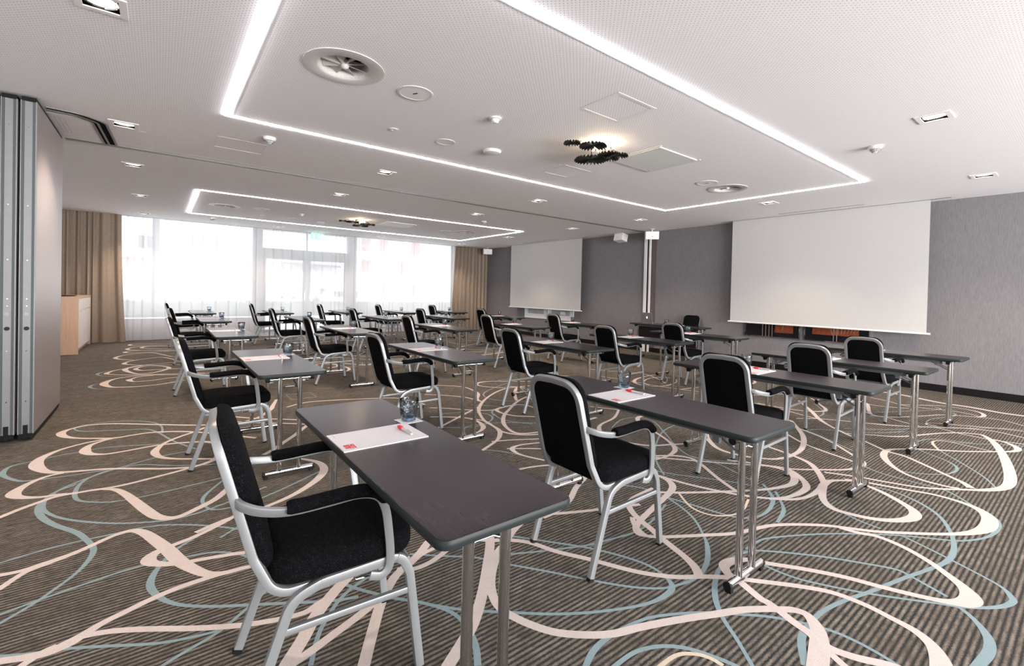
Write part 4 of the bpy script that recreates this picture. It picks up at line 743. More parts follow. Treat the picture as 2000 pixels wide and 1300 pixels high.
q = MB(); q.lathe([(.075, 0), (.12, .012), (.12, .018), (.07, .006), (0, .006)], 'black_metal', 20); o = q.build('serving_dish'); o.location = (-1.36, 12.35, 1.06); tag(o, 'dark shallow dish on top of the oak sideboard', 'dish')
# ------------------------------------------------------------------ ceiling lights and fittings
def ordin(i): return ['first', 'second', 'third', 'fourth', 'fifth', 'sixth'][i]
# recessed square downlights
def downlight():
    d = empty('downlight', (0, 0, H))
    q = MB()
    for a in ((-.112, .112, -.112, -.078), (-.112, .112, .078, .112), (-.112, -.078, -.078, .078), (.078, .112, -.078, .078)): q.box(a[0], a[1], a[2], a[3], -.006, .0, 'white_paint')
    q.build('frame', d, smooth=False)
    q = MB(); s = .083; z1 = .12
    q.add([(-s,-s,0),(s,-s,0),(s,s,0),(-s,s,0),(-s,-s,z1),(s,-s,z1),(s,s,z1),(-s,s,z1)], [(0,1,5,4),(1,2,6,5),(2,3,7,6),(3,0,4,7),(4,5,6,7)], 'dark_recess'); q.build('housing', d, smooth=False)
    q = MB(); q.lathe([(.078, .014), (.081, .008), (.076, .004), (.072, .012)], 'chrome', 24, cap=False); rg = q.build('reflector_ring', d)
    q = MB(); q.lathe([(.0, .020), (.072, .012)], 'lamp_glow', 24, cap=False); q.build('lamp', d)
    return d
D0 = downlight(); dtr = TREE(D0)
DL = ['big square downlight cut by the top left picture edge', 'square downlight beside the curved partition track at the left', 'square downlight just beyond the partition track at the left',
 'third square downlight along the left side towards the window', 'square downlight nearest the tan drape at the left', 'square downlight at the upper right of the ceiling, largest on the right side',
 'square downlight close to the right picture edge', 'square downlight beyond the right end of the near light rectangle', 'square downlight before the partition track near the white speaker',
 'square downlight between the two light rectangles, left of the one near the speaker', 'square downlight between near light rectangle and partition track, upper middle', 'square downlight just beyond the partition track, left of middle',
 'square downlight just beyond the partition track, right of middle', 'square downlight beyond the track near the presentation wall speaker', 'square downlight off the right end of the far light rectangle', 
 'square downlight nearest the drape in the far right corner', 'square downlight by the sheer curtain, right of the exit sign', 'square downlight by the sheer curtain, left of the exit sign']
for i, (x, y) in enumerate(DOWN):
    o = D0 if i == 0 else dup_tree(D0, dtr)
    o.location = (x, y, H); tag(o, DL[i], 'ceiling light', 'square downlights in the ceiling')
    l = bpy.data.lights.new('downlight_beam', 'SPOT'); l.energy = SPOT_E; l.color = (1.0, .80, .62); l.spot_size = radians(112); l.spot_blend = .75; l.shadow_soft_size = .06
    lo = bpy.data.objects.new('downlight_beam', l); COL.objects.link(lo); lo.location = (x, y, H-.012)
# linear light rectangles
def led_rect(x0, x1, y0, y1, label):
    r = empty('linear_ceiling_light', (x0, y0, H)); tag(r, label, 'ceiling light', 'glowing light rectangles in the ceiling')
    w_, h_ = x1-x0, y1-y0
    for a in ((0, w_, 0, .025), (0, w_, h_-.025, h_), (0, .025, .025, h_-.025), (w_-.025, w_, .025, h_-.025)):
        q = MB(); q.box(a[0], a[1], a[2], a[3], -.0105, -.0095, 'led_white')
        e_ = .001; q.box(a[0]+e_, a[1]-e_, a[2]+e_, a[3]-e_, -.0095, -.0008, 'led_edge'); q.build('diffuser', r, smooth=False)
    q = MB(); t = .022
    for a in ((.035, w_-.035, .035, .035+t), (.035, w_-.035, h_-.035-t, h_-.035), (.035, .035+t, .035+t, h_-.035-t), (w_-.035-t, w_-.035, .035+t, h_-.035-t)): q.box(*a, -.0025, -.0008, 'white_plastic')
    q.build('channel', r, smooth=False)
led_rect(.437, 7.047, 1.973, 4.978, 'large glowing light rectangle in the ceiling over the nearer tables')
led_rect(.454, 7.074, 9.128, 12.22, 'smaller looking glowing light rectangle in the ceiling near the window wall')
# swirl air diffusers
def diffuser():
    d = empty('air_diffuser', (0, 0, H))
    q = MB(); q.lathe([(.262, -.001), (.262, -.006), (.182, -.012), (.172, -.006), (.165, .0), (.15, .03), (.15, .10)], 'offwhite_metal', 40, cap=False); q.build('flange', d, angle=50)
    q = MB(); q.lathe([(.165, .0), (.165, .12), (0, .12)], 'dark_recess', 32, cap=False); q.build('duct', d)
    q = MB(); q.lathe([(.0, -.012), (.018, -.009), (.027, .004), (.028, .02), (.024, .05), (0, .05)], 'offwhite_metal', 20, cap=False); q.build('hub', d, angle=60)
    for k in range(8):
        a = 2*pi*k/8; q = MB(); vs = []
        for r_, wd in ((.022, .012), (.148, .045)):
            for sgn, z in ((-1, .012), (1, .055)):
                vs.append((r_*cos(a)-sgn*wd*sin(a), r_*sin(a)+sgn*wd*cos(a), z))
        vs += [(x, y, z+.003) for x, y, z in vs]
        q.add(vs, [(0,1,3,2),(4,6,7,5),(0,2,6,4),(1,5,7,3),(0,4,5,1),(2,3,7,6)], 'offwhite_metal'); q.build('vane', d, smooth=False)
    return d
F0 = diffuser(); ftr = TREE(F0)
for i, ((x, y), lab) in enumerate(zip(DIFF, ['large round swirl air diffuser at the left end of the near light rectangle', 'round swirl air diffuser at the right end of the near light rectangle', 'round swirl air diffuser at the left end of the far light rectangle', 'round swirl air diffuser at the right end of the far light rectangle'])):
    o = F0 if i == 0 else dup_tree(F0, ftr); o.location = (x, y, H); o.rotation_euler = (0, 0, .35+i); tag(o, lab, 'air vent', 'round swirl air diffusers')
def speaker_disc(r, slot=True):
    d = empty('ceiling_speaker', (0, 0, H))
    q = MB(); q.lathe([(r, -.0005), (r, -.004), (r-.006, -.006), (r*.84, -.0045), (r*.83, -.001)], 'white_plastic', 36, cap=False); q.build('rim', d)
    q = MB(); q.lathe([(r*.83, -.003), (0, -.003)], 'white_paint', 36, cap=False); q.build('grille', d)
    if slot: q = MB(); q.box(-.006, .006, -.022, .022, -.0045, -.003, 'dark_recess'); q.build('slot', d, smooth=False)
    return d
for r, slot, items in ((.138, True, [(1.537, 3.40, 'round ceiling plate with a slot beside the large left air diffuser'), (5.71, 3.39, 'round ceiling plate with a slot beside the near right air diffuser'), (1.56, 10.47, 'round ceiling plate beside the far left air diffuser'), (5.69, 10.6, 'faint round ceiling plate beside the far right air diffuser')]),
                      (.10, False, [(2.28, 4.29, 'small flat round ceiling plate left of the oval sensor dome, near rectangle'), (2.28, 11.33, 'small flat round ceiling plate in the far light rectangle')])):
    base = speaker_disc(r, slot); bt = TREE(base)
    for i, (x, y, lab) in enumerate(items):
        o = base if i == 0 else dup_tree(base, bt); o.location = (x, y, H); o.rotation_euler = (0, 0, .5); tag(o, lab, 'ceiling plate', 'round plates in the ceiling')
def lathe_thing(name, prof, mat, items, cat, group, extra=None, seg=28):
    q = MB(); q.lathe(prof, mat, seg); o0 = q.build(name); 
    for i, (x, y, lab) in enumerate(items):
        o = o0 if i == 0 else o0.copy()
        if i: COL.objects.link(o)
        o.location = (x, y, H); tag(o, lab, cat, group)
lathe_thing('wifi_dome', [(.095, -.001), (.098, -.012), (.085, -.028), (.05, -.036), (0, -.038)], 'white_plastic', [(2.80, 4.20, 'smooth oval white dome near the middle edge of the near light rectangle'), (2.90, 11.45, 'smooth white dome in the far light rectangle')], 'ceiling dome', 'smooth white ceiling domes')
lathe_thing('motion_sensor', [(.052, -.001), (.055, -.012), (.036, -.018), (.034, -.034), (.02, -.046), (0, -.048)], 'white_plastic', [(2.29, 3.40, 'round ceiling sensor with a bulging eye inside the near light rectangle'), (2.30, 10.53, 'round ceiling sensor with a bulging eye inside the far light rectangle')], 'ceiling sensor', 'bulging ceiling sensors')
lathe_thing('sprinkler_rose', [(.042, -.001), (.044, -.006), (.02, -.010), (.012, -.004), (0, -.004)], 'white_plastic', [(1.73, 4.29, 'tiny white ceiling rose below the large left air diffuser'), (1.70, 11.35, 'tiny white ceiling rose in the far light rectangle')], 'ceiling rose', 'tiny ceiling roses')
# smoke detectors: shallow cone with vent slits
def smoke():
    s_ = empty('smoke_detector', (0, 0, H))
    q = MB(); q.lathe([(.058, -.001), (.060, -.016), (.052, -.024), (.034, -.048), (.014, -.062), (0, -.064)], 'white_plastic', 28); q.build('housing', s_)
    q = MB()
    for k in range(12):
        a = 2*pi*k/12
        for z, r_ in ((-.033, .0465), (-.042, .0395), (-.051, .0300)):
            ca, sa = cos(a), sin(a); h_ = .009*(r_/.04)
            q.add([(r_*ca-h_*sa, r_*sa+h_*ca, z-.001), (r_*ca+h_*sa, r_*sa-h_*ca, z-.001), ((r_-.001)*ca+h_*sa, (r_-.001)*sa-h_*ca, z-.0055), ((r_-.001)*ca-h_*sa, (r_-.001)*sa+h_*ca, z-.0055)], [(0,1,2,3),(3,2,1,0)], 'dark_recess')
    q.build('vent_slits', s_, smooth=False); return s_
S0 = smoke(); st_ = TREE(S0)
for i, (x, y, lab) in enumerate([(.866, 5.41, 'smoke detector below the left corner of the near light rectangle'), (5.52, 1.474, 'smoke detector at the right of the ceiling, in front of the near light rectangle'), (.918, 12.66, 'smoke detector between the far light rectangle and the sheer curtain'), (5.48, 8.48, 'smoke detector right of the far light rectangle, beyond the track')]):
    o = S0 if i == 0 else dup_tree(S0, st_); o.location = (x, y, H); tag(o, lab, 'smoke detector', 'ceiling smoke detectors')
# projector lift panels
for x0, x1, y0, y1, lab in ((3.99, 4.67, 2.90, 3.56, 'pale square projector hatch beside the dark pleated disc lamp, near the middle'), (4.01, 4.68, 10.1, 10.82, 'pale square projector hatch beside the far disc lamp near the window')):
    q = MB(); q.box(x0, x1, y0, y1, H-.010, H-.001, 'print_white'); 
    for xx, yy in ((x0+.04, y0+.04), (x1-.04, y1-.04), (x0+.04, y1-.04), (x1-.04, y0+.04)): q.cyl((xx, yy, H-.0105), (xx, yy, H-.012), .006, 'dark_recess', 8)
    q.box(x0-.03, x0-.012, y0-.03, y1+.03, H-.006, H-.001, 'white_plastic'); q.box(x1+.012, x1+.03, y0-.03, y1+.03, H-.006, H-.001, 'white_plastic')
    tag(q.build('projector_hatch', smooth=False), lab, 'ceiling hatch', 'projector hatches')
# pleated disc lamps
def disc_lamp(dx, dy, label):
    r0 = empty('pleated_disc_lamp', (3.45+dx, 3.30+dy, H)); tag(r0, label, 'ceiling lamp', 'dark pleated disc lamps')
    q = MB(); q.lathe([(.05, 0), (.05, -.02), (.02, -.03), (0, -.03)], 'black_metal', 20); q.build('ceiling_plate', r0)
    for x, y, z, R in ((3.13, 3.30, -.06, .085), (3.31, 3.19, -.075, .14), (3.565, 3.47, -.10, .175), (3.60, 3.25, -.085, .12), (3.70, 3.19, -.09, .095), (3.76, 3.36, -.075, .085)):
        q = MB(); n = int(11*R/.1)+7; cx, cy = x-3.45, y-3.30; vs = [(cx, cy, z+.010)]
        for k in range(2*n):
            a = pi*k/n; rr = R*(1.0 if k % 2 == 0 else .88); vs.append((cx+rr*cos(a), cy+rr*sin(a), z+(.013 if k % 2 else -.013)))
        top = len(vs); vs += [(a_, b_, c_+.003) for a_, b_, c_ in vs]
        fs = []
        for k in range(2*n):
            i, j = 1+k, 1+(k+1) % (2*n); fs += [(0, j, i), (top, top+i, top+j), (i, j, top+j, top+i)]
        q.add(vs, fs, 'black_metal'); dsc = q.build('disc', r0, smooth=False)
        q = MB(); q.cyl((cx, cy, z+.008), (cx*.6, cy*.6, -.01), .004, 'black_metal', 8); q.build('stem', dsc)
    for bx, by in ((3.44, 3.32), (3.49, 3.29), (3.50, 3.16), (3.54, 3.13)):
        q = MB(); q.lathe([(0, -.016), (.011, -.010), (.014, 0), (.011, .010), (0, .014)], 'bulb_glow', 14, loc=(bx-3.45, by-3.30, -.055)); q.build('bulb', r0)
    l = bpy.data.lights.new('lamp_glow_light', 'POINT'); l.energy = 2.6; l.color = (1, .72, .45); l.shadow_soft_size = .03
    lo = bpy.data.objects.new('lamp_glow_light', l); COL.objects.link(lo); lo.location = (3.47+dx, 3.24+dy, H-.05)
disc_lamp(0, 0, 'dark pleated disc cluster lamp glowing warm, over the nearer tables')
disc_lamp(-.03, 7.12, 'dark pleated disc cluster lamp glowing warm, far one near the window')

# ------------------------------------------------------------------ exit sign
e = empty('exit_sign', (3.38, 13.6, 2.74)); tag(e, 'green and white illuminated exit sign hanging before the sheer curtain', 'exit sign')
q = MB(); q.box(-.16, .16, -.012, .012, -.07, .07, 'exit_green'); q.build('panel', e, smooth=False)
q = MB(); q.box(-.16, .16, -.02, .02, .07, .10, 'white_plastic'); q.box(-.01, .01, -.008, .008, .10, .12, 'white_plastic'); q.build('holder', e, smooth=False)
q = MB(); y = -.0135
q.add([(-.10, y, -.045), (-.135, y, -.005), (-.065, y, -.005)], [(0, 2, 1)], 'exit_white'); q.quad((-.112, y, -.006), (-.088, y, -.006), (-.088, y, .05), (-.112, y, .05), 'exit_white'); q.build('arrow', e, smooth=False)
q = MB(); q.quad((.085, y, -.055), (.14, y, -.055), (.14, y, .055), (.085, y, .055), 'exit_white'); q.build('door_symbol', e, smooth=False)
q = MB()
for a_, b_, w_ in (((.03, .02), (.05, -.015), .016), ((.05, -.015), (.075, -.05), .012), ((.05, -.015), (.02, -.03), .012), ((.02, -.03), (-.005, -.028), .012), ((.032, .022), (.062, .010), .010), ((.032, .022), (.005, .012), .010)):
    dx, dz = b_[0]-a_[0], b_[1]-a_[1]; l = math.hypot(dx, dz); nx, nz = -dz/l*w_/2, dx/l*w_/2
    q.quad((a_[0]+nx, y, a_[1]+nz), (b_[0]+nx, y, b_[1]+nz), (b_[0]-nx, y, b_[1]-nz), (a_[0]-nx, y, a_[1]-nz), 'exit_white')
q.add([(.027+.011*cos(2*pi*k/12), y, .040+.011*sin(2*pi*k/12)) for k in range(12)], [tuple(range(12))], 'exit_white'); q.build('running_figure', e, smooth=False)

# ------------------------------------------------------------------ wall speakers
def speaker(loc, rz, tilt, label):
    s_ = empty('wall_speaker', loc, rz); tag(s_, label, 'speaker', 'small white speakers under the ceiling')
    q = MB(); q.prism(rrect(-.15, .15, -.10, .08, .012, 3), -.09, .09, 'white_plastic', 'z', .006)
    o = q.build('cabinet', s_); o.rotation_euler = (tilt, 0, 0)
    q = MB(); q.prism(rrect(-.142, .142, -.082, .082, .01, 3), -.108, -.100, 'white_paint', 'y', .002); g_ = q.build('grille', s_); g_.rotation_euler = (tilt, 0, 0)
    q = MB(); q.box(-.02, .02, -.1095, -.108, -.028, -.022, 'black_metal'); b_ = q.build('badge', g_, smooth=False)
    q = MB(); q.cyl((0, 0, .06), (0, 0, H-loc[2]-.012), .014, 'white_plastic', 12); q.lathe([(.022, -.02), (.055, -.008), (.06, 0)], 'white_plastic', 20, loc=(0, 0, H-loc[2])); q.build('ceiling_mount', s_)
speaker((8.80, 6.55, 2.715), radians(-50), .12, 'white speaker box above the laptop table, squarely facing the room')
speaker((8.85, 7.50, 2.735), radians(-95), -.25, 'white speaker box turned away, left of the post on the presentation wall')
speaker((8.80, 13.35, 2.72), radians(-25), .12, 'white speaker box in the far right corner before the tan drape')

# ------------------------------------------------------------------ projection screens and pictures
def screen(y0, y1, zb, label):
    s_ = empty('projection_screen', (8.94, (y0+y1)/2, zb)); tag(s_, label, 'projection screen', 'white projection screens'); hw = (y1-y0)/2
    q = MB(); q.box(-.001, .001, -hw, hw, .02, H-zb-.001, 'screen_white'); q.build('fabric', s_, smooth=False)
    q = MB(); q.prism(rrect(-.012, .012, -.004, .024, .006, 3), -hw-.045, hw+.045, 'white_plastic', 'y'); o = q.build('bottom_bar', s_)
screen(1.68, 4.715, .855, 'large white projection screen at the right of the presentation wall')
screen(8.93, 12.16, .865, 'smaller looking white projection screen nearer the far drape')
def picture(y0, y1, z0, z1, frame, label, kind):
    p_ = empty('framed_picture', (XW, (y0+y1)/2, z0)); tag(p_, label, 'picture', 'framed pictures under the projection screens'); h = (y1-y0)/2; zz = z1-z0; fm = 'frame_white' if kind == 'w' else 'chrome'; t = .035 if kind == 'w' else .018
    q = MB()
    for a in ((-h, h, 0, t), (-h, h, zz-t, zz), (-h, -h+t, t, zz-t), (h-t, h, t, zz-t)): q.box(-.03, -.001, a[0], a[1], a[2], a[3], fm)
    q.build('frame', p_, smooth=False)
    q = MB(); q.box(-.012, -.002, -h+t, h-t, t, zz-t, 'print_white' if kind == 'w' else 'print_dark'); q.build('print', p_, smooth=False)
    q = MB(); x = -.0135
    if kind == 'w':
        q.quad((x, -h+.16, .14), (x, h-.16, .14), (x, h-.16, zz-.14), (x, -h+.16, zz-.14), 'print_grey')
        if y0 < 10: q.quad((x-.001, -h+.35, .16), (x-.001, .0, .16), (x-.001, .0, .25), (x-.001, -h+.35, .25), 'print_white')
        q.build('photo', p_, smooth=False)
    elif kind == 'a':
        q.quad((x, -h+.12, .10), (x, -.06, .10), (x, -.10, zz-.3), (x, -h+.12, zz-.3), 'print_orange'); q.build('orange_image', p_, smooth=False)
        q = MB()
        for yy in (-.02, .04, .10, .16): q.quad((x-.002, yy, .0), (x-.002, yy+.008, .0), (x-.002, yy+.008, .5), (x-.002, yy, .5), 'print_line')
        q.quad((x-.002, -.20, .15), (x-.002, -.192, .15), (x-.002, -.27, .5), (x-.002, -.278, .5), 'print_line'); q.build('light_streaks', p_, smooth=False)
    else:
        q.quad((x, -h+.16, .12), (x, h-.13, .12), (x, h-.13, zz-.2), (x, -h+.16, zz-.2), 'print_orange'); q.build('orange_image', p_, smooth=False)
        q = MB()
        for k in range(9): 
            yy = .05-k*.045; q.quad((x-.002, yy, .13+k*.008), (x-.002, yy+.007, .13+k*.008), (x-.002, yy-.05*k+.12, .6), (x-.002, yy-.05*k+.113, .6), 'print_line')
        for yy in (-.02, .03): q.quad((x-.002, yy, .0), (x-.002, yy+.008, .0), (x-.002, yy+.008, .5), (x-.002, yy, .5), 'print_line')
        q.build('light_streaks', p_, smooth=False)
picture(3.485, 4.50, .595, 1.6, 'k', 'dark glass picture with orange trapezoid, left one under the large screen', 'a')
picture(2.42, 3.416, .60, 1.6, 'k', 'dark glass picture with wide orange band, right one under the large screen', 'b')
picture(10.52, 11.60, .56, 1.5, 'w', 'white framed pale picture, left one under the far screen', 'w')
picture(9.38, 10.49, .56, 1.5, 'w', 'white framed pale picture, right one under the far screen', 'w')
so = empty('wall_socket', (XW, 7.52, .27)); tag(so, 'small white wall socket low on the wall left of the laptop table', 'socket')
q = MB(); q.box(-.010, 0, -.065, .065, -.045, .045, 'offwhite_metal'); q.build('plate', so, smooth=False)
for yy in (-.03, .03): 
    q = MB(); q.cyl((-.0105, yy, 0), (-.012, yy, 0), .02, 'ext_dark', 16); q.build('outlet', so)
fb = empty('floor_box', (1.375, 6.15, 0)); tag(fb, 'flush floor box with metal edges and two pull handles in the brown carpet', 'floor box')
q = MB()
for a in ((-.14, .14, -.155, -.15), (-.14, .14, .15, .155), (-.14, -.135, -.15, .15), (.135, .14, -.15, .15)): q.box(*a, .0, .0022, 'brushed_aluminium')
q.build('edge_frame', fb, smooth=False)
for yy in (-.07, .07):
    q = MB(); q.box(-.045, .045, yy-.005, yy+.005, .0, .004, 'chrome'); q.build('handle', fb, smooth=False)

# ------------------------------------------------------------------ conference chair (origin between the rear feet, facing +x)
def make_chair():
    c_ = empty('conference_chair')
    YS = .208; sec = rsec(.024, .029, .0025)
    full = fillet([(0, 0, .012), (.122, 0, .385), (.205, 0, .412), (.455, 0, .424), (.486, 0, .36), (.53, 0, .012)], [.10, .12, .05, .06], 6)
    ia = min(range(len(full)), key=lambda i: abs(full[i].x-.205)+abs(full[i].z-.41)); ib = max(i for i, p in enumerate(full) if p.z > .418)
    for s in (-1, 1):
        P = [(p.x, p.y+s*YS, p.z) for p in full]
        for nm, pts, foot in (('leg', P[:ia+1], 0), ('leg', P[ib:], -1)):
            q = MB(); q.sweep(pts, sec, 'silver_paint', up=(0, 1, 0)); lg = q.build(nm, c_)
            fx = pts[foot]; q = MB(); dx = (.122/.373 if foot == 0 else -.044/.348)*.012
            q.sweep([(fx[0]-dx*1.0, fx[1], 0), (fx[0]+dx*.3, fx[1], .013)], rsec(.026, .031, .004), 'black_rubber', up=(0, 1, 0)); q.build('foot_cap', lg)
        q = MB(); q.sweep(P[ia:ib+1], sec, 'silver_paint', up=(0, 1, 0)); q.build('seat_rail', c_)
        q = MB(); q.sweep([(.098, s*YS, .292), (.492, s*YS, .298)], rsec(.018, .021, .003), 'silver_paint', up=(0, 1, 0)); q.build('stretcher', c_)
    for xx in (.478, .22):
        q = MB(); q.sweep([(xx, -YS, .400), (xx, YS, .400)], rsec(.02, .02, .003), 'silver_paint'); q.build('cross_bar', c_)
    # back frame: one bent tube from rail to rail over the top
    W_ = .170
    half = fillet([(.25, -W_-.015, .408), (.078, -W_-.012, .400), (.022, -W_, .52), (-.080, -W_+.004, .905), (-.080, 0, .912)], [.06, .05, .0, .075][:3] and [.075, .10, .085], 8)
    pth = [tuple(p) for p in half] + [(p.x, -p.y, p.z) for p in reversed(half[:-1])]
    q = MB(); q.sweep(pth, rsec(.031, .025, .003), 'silver_paint', up=(0, 1, 0)); q.build('back_frame', c_, angle=40)
    # upholstered back in front of the frame and the black rear panel inside it
    def bx(z): return .022-(z-.52)*.102/.385
    br = c_; q = MB(); out = rrect(-.180, .180, .455, .932, .080, 7)
    def lay(sc, d): 
        cy, cz = 0, .6935
        return [(bx(cz+(z-cz)*sc_z(sc))+d, cy+(y-cy)*sc, cz+(z-cz)*sc_z(sc)) for y, z in out]
    def sc_z(s): return 1-(1-s)*.82
    q.rings([lay(.97, .010), lay(1, .014), lay(1.0, .030), lay(.975, .042), lay(.90, .050), lay(.55, .056), lay(.1, .057)], 'black_fabric'); back = q.build('backrest', c_, angle=60)
    q = MB(); out = rrect(-.162, .162, .47, .905, .065, 6)
    q.rings([lay(1, .012), lay(1, -.004), lay(.9, -.008), lay(.3, -.008)], 'black_panel_fabric'); q.build('rear_panel', back, angle=50)
    # seat
    q = MB(); S = rrect(.060, .510, -.218, .218, .085, 6)
    def ring(sc, z, dz=0): return [(.275+(x-.275)*sc, y*sc, z) for x, y in S]
    q.rings([ring(.90, .428), ring(.975, .432), ring(1, .448), ring(1.0, .478), ring(.985, .492), ring(.94, .502), ring(.75, .511), ring(.4, .516), ring(.05, .517)], 'black_fabric'); q.build('seat', c_, angle=70)
    # arms
    for s in (-1, 1):
        pts = catmull([(-.022, .180, .702), (-.008, .206, .696), (.035, .232, .683), (.11, .245, .672), (.22, .248, .676), (.305, .248, .680), (.362, .246, .661), (.388, .244, .616), (.402, .238, .54), (.412, .230, .45), (.408, .226, .405), (.385, .224, .385), (.35, .220, .392)], 4)
        pts = [(x, s*y, z) for x, y, z in pts]
        q = MB(); q.sweep(pts, rsec(.027, .014, .0025), 'silver_paint', up=(.3, s*1, .2) if False else (0, 0, 1)); arm = q.build('armrest', c_, angle=50)
        pp = catmull([(.100, .246, .684), (.16, .248, .685), (.22, .249, .689), (.30, .249, .691), (.355, .247, .677), (.390, .245, .645)], 4)
        pp = [(x, s*y, z) for x, y, z in pp]; n = len(pp)
        q = MB(); q.sweep(pp, [(.0195*cos(2*pi*k/14), .028*sin(2*pi*k/14)) for k in range(14)], 'black_fabric', up=(0, 0, 1), scale=[.86]+[1]*(n-2)+[.8]); q.build('arm_pad', arm, angle=60)
    q = MB(); q.sweep(fillet([(.30, -.19, .412), (.31, -.19, .375), (.40, -.19, .372), (.42, -.19, .41)], .008, 3), [(.003*cos(2*pi*k/8), .003*sin(2*pi*k/8)) for k in range(8)], 'chrome'); q.build('linking_hook', c_)
    return c_
CH0 = make_chair(); ctr = TREE(CH0)

# ------------------------------------------------------------------ folding table (origin at the near left corner on the floor; long side +y)
TW = .434; TL = 1.50
def make_table(L=TL, modesty=False):
    t_ = empty('folding_table'); ZT = .74
    def topring(ins, z): return [(x, y, z) for x, y in rrect(ins, TW-ins, ins, L-ins, .035-ins*.6, 5)]
    q = MB(); q.rings([topring(.004, ZT-.003), topring(.004, ZT-.0005), topring(.007, ZT)], 'dark_table_wood', cap=True); top = q.build('tabletop', t_, smooth=False)
    q = MB(); q.rings([topring(.010, ZT-.028), topring(.002, ZT-.024), topring(0, ZT-.015), topring(0, ZT-.008), topring(.003, ZT-.001), topring(.006, ZT-.0012)], 'edge_band', cap=False)
    q.add(topring(.010, ZT-.028), [tuple(range(len(topring(0, 0))-1, -1, -1))], 'black_metal'); q.build('edge_band', top, angle=50)
    for x in (.105, TW-.125):
        q = MB(); q.box(x, x+.02, .20, L-.20, ZT-.066, ZT-.028, 'grey_steel'); q.build('support_rail', t_, smooth=False)
    xc = TW/2
    for yy, sg in ((.127, 1), (L-.127, -1)):
        for dx in (-.062, .062):
            q = MB(); q.cyl((xc+dx, yy, .035), (xc+dx, yy, ZT-.045), .0165, 'chrome', 18); q.build('leg', t_)
        q = MB(); q.cyl((xc-.158, yy, .034), (xc+.158, yy, .034), .018, 'chrome', 18); fbar = q.build('foot_bar', t_)
        for s in (-1, 1):
            q = MB(); q.sweep([(xc+s*.150, yy, .032), (xc+s*.166, yy, .032)], [(.0195*cos(2*pi*k/16), .0195*sin(2*pi*k/16)) for k in range(16)], 'black_rubber'); q.box(xc+s*.145-.012, xc+s*.145+.012, yy-.014, yy+.014, .0, .03, 'black_rubber'); q.build('end_cap', fbar)
        q = MB(); q.box(.05, TW-.05, yy-.03, yy+.03, ZT-.042, ZT-.028, 'black_metal'); q.cyl((xc-.13, yy, ZT-.055), (xc+.13, yy, ZT-.055), .013, 'chrome', 12)
        for s in (-1, 1): q.cyl((xc+s*.13, yy, ZT-.055), (xc+s*.155, yy, ZT-.055), .018, 'black_rubber', 12)
        q.build('hinge_bracket', t_)
        for dx in (-.03, .03):
            q = MB(); q.cyl((xc+dx, yy+sg*.19, ZT-.05), (xc+dx*2, yy+sg*.012, ZT-.135), .0055, 'grey_steel', 8); q.build('folding_brace', t_)
        for dx in (-.105, .105):
            q = MB(); q.box(xc+dx-.012, xc+dx+.012, yy+sg*.10-.016, yy+sg*.10+.016, ZT-.095, ZT-.028, 'grey_steel'); q.build('stacking_bumper', t_, smooth=False)
        q = MB(); q.sweep(fillet([(xc-.062, yy, ZT-.125), (xc-.03, yy+sg*.02, ZT-.115), (xc+.03, yy+sg*.02, ZT-.115), (xc+.062, yy, ZT-.125)], .01, 3), [(.004*cos(2*pi*k/8), .004*sin(2*pi*k/8)) for k in range(8)], 'chrome'); q.build('locking_wire', t_)
    if modesty:
        q = MB(); q.box(.02, .036, .10, L-.25, .34, .685, 'dark_panel_wood'); q.build('modesty_panel', t_, smooth=False)
    return t_
TB0 = make_table(); ttr = TREE(TB0)

# things on a table, coordinates from the table's near left corner
def make_pad():
    p_ = empty('writing_pad')
    q = MB(); q.box(0, .33, 0, .228, 0, .0035, 'paper_white'); q.build('paper', p_, smooth=False)
    z = .0039; q = MB(); x0, y0 = .030, .022      # small red square mark with white letter strokes
    def r_(a, b_, c__, d_, mt, zz=z): q.quad((x0+a, y0+c__, zz), (x0+b_, y0+c__, zz), (x0+b_, y0+d_, zz), (x0+a, y0+d_, zz), mt)
    r_(0, .024, .0, .050, 'logo_red'); r_(-.014, .0, .006, .022, 'logo_red'); r_(-.014, .0, .028, .050, 'logo_red')
    for a, b_, c__, d_ in ((.003, .011, .004, .006), (.003, .011, .009, .011), (.005, .019, .014, .017), (.004, .018, .020, .022), (.014, .020, .030, .034), (.006, .010, .036, .044), (.014, .018, .004, .010)): r_(a, b_, c__, d_, 'paper_white', z+.0003)
    q.build('red_logo', p_, smooth=False)
    q = MB(); q.quad((.018, .175, z), (.020, .175, z), (.020, .215, z), (.018, .215, z), 'pen_clear'); q.build('fine_print', p_, smooth=False)
    return p_
def make_pen():
    p_ = empty('ballpoint_pen'); r = .0062; C8 = lambda rr: [(rr*cos(2*pi*k/12), rr*sin(2*pi*k/12)) for k in range(12)]
    q = MB(); q.sweep([(0, 0, r), (0, .088, r)], C8(r), 'pen_clear', scale=[.8, 1]); q.build('barrel', p_)
    q = MB(); q.sweep([(0, .086, r+.001), (0, .095, r+.001), (0, .118, r+.001), (0, .130, r+.001), (0, .136, r+.001)], C8(.0085), 'pen_red', scale=[.8, 1, .95, .5, .15]); q.build('red_grip', p_)
    q = MB(); q.sweep([(0, .136, r+.001), (0, .141, r+.001)], C8(.0016), 'chrome'); q.build('tip', p_)
    q = MB(); q.box(-.002, .002, .0, .045, .0125, .0145, 'chrome'); q.box(-.002, .002, .0, .003, .006, .0135, 'chrome'); q.build('clip', p_, smooth=False)
    return p_
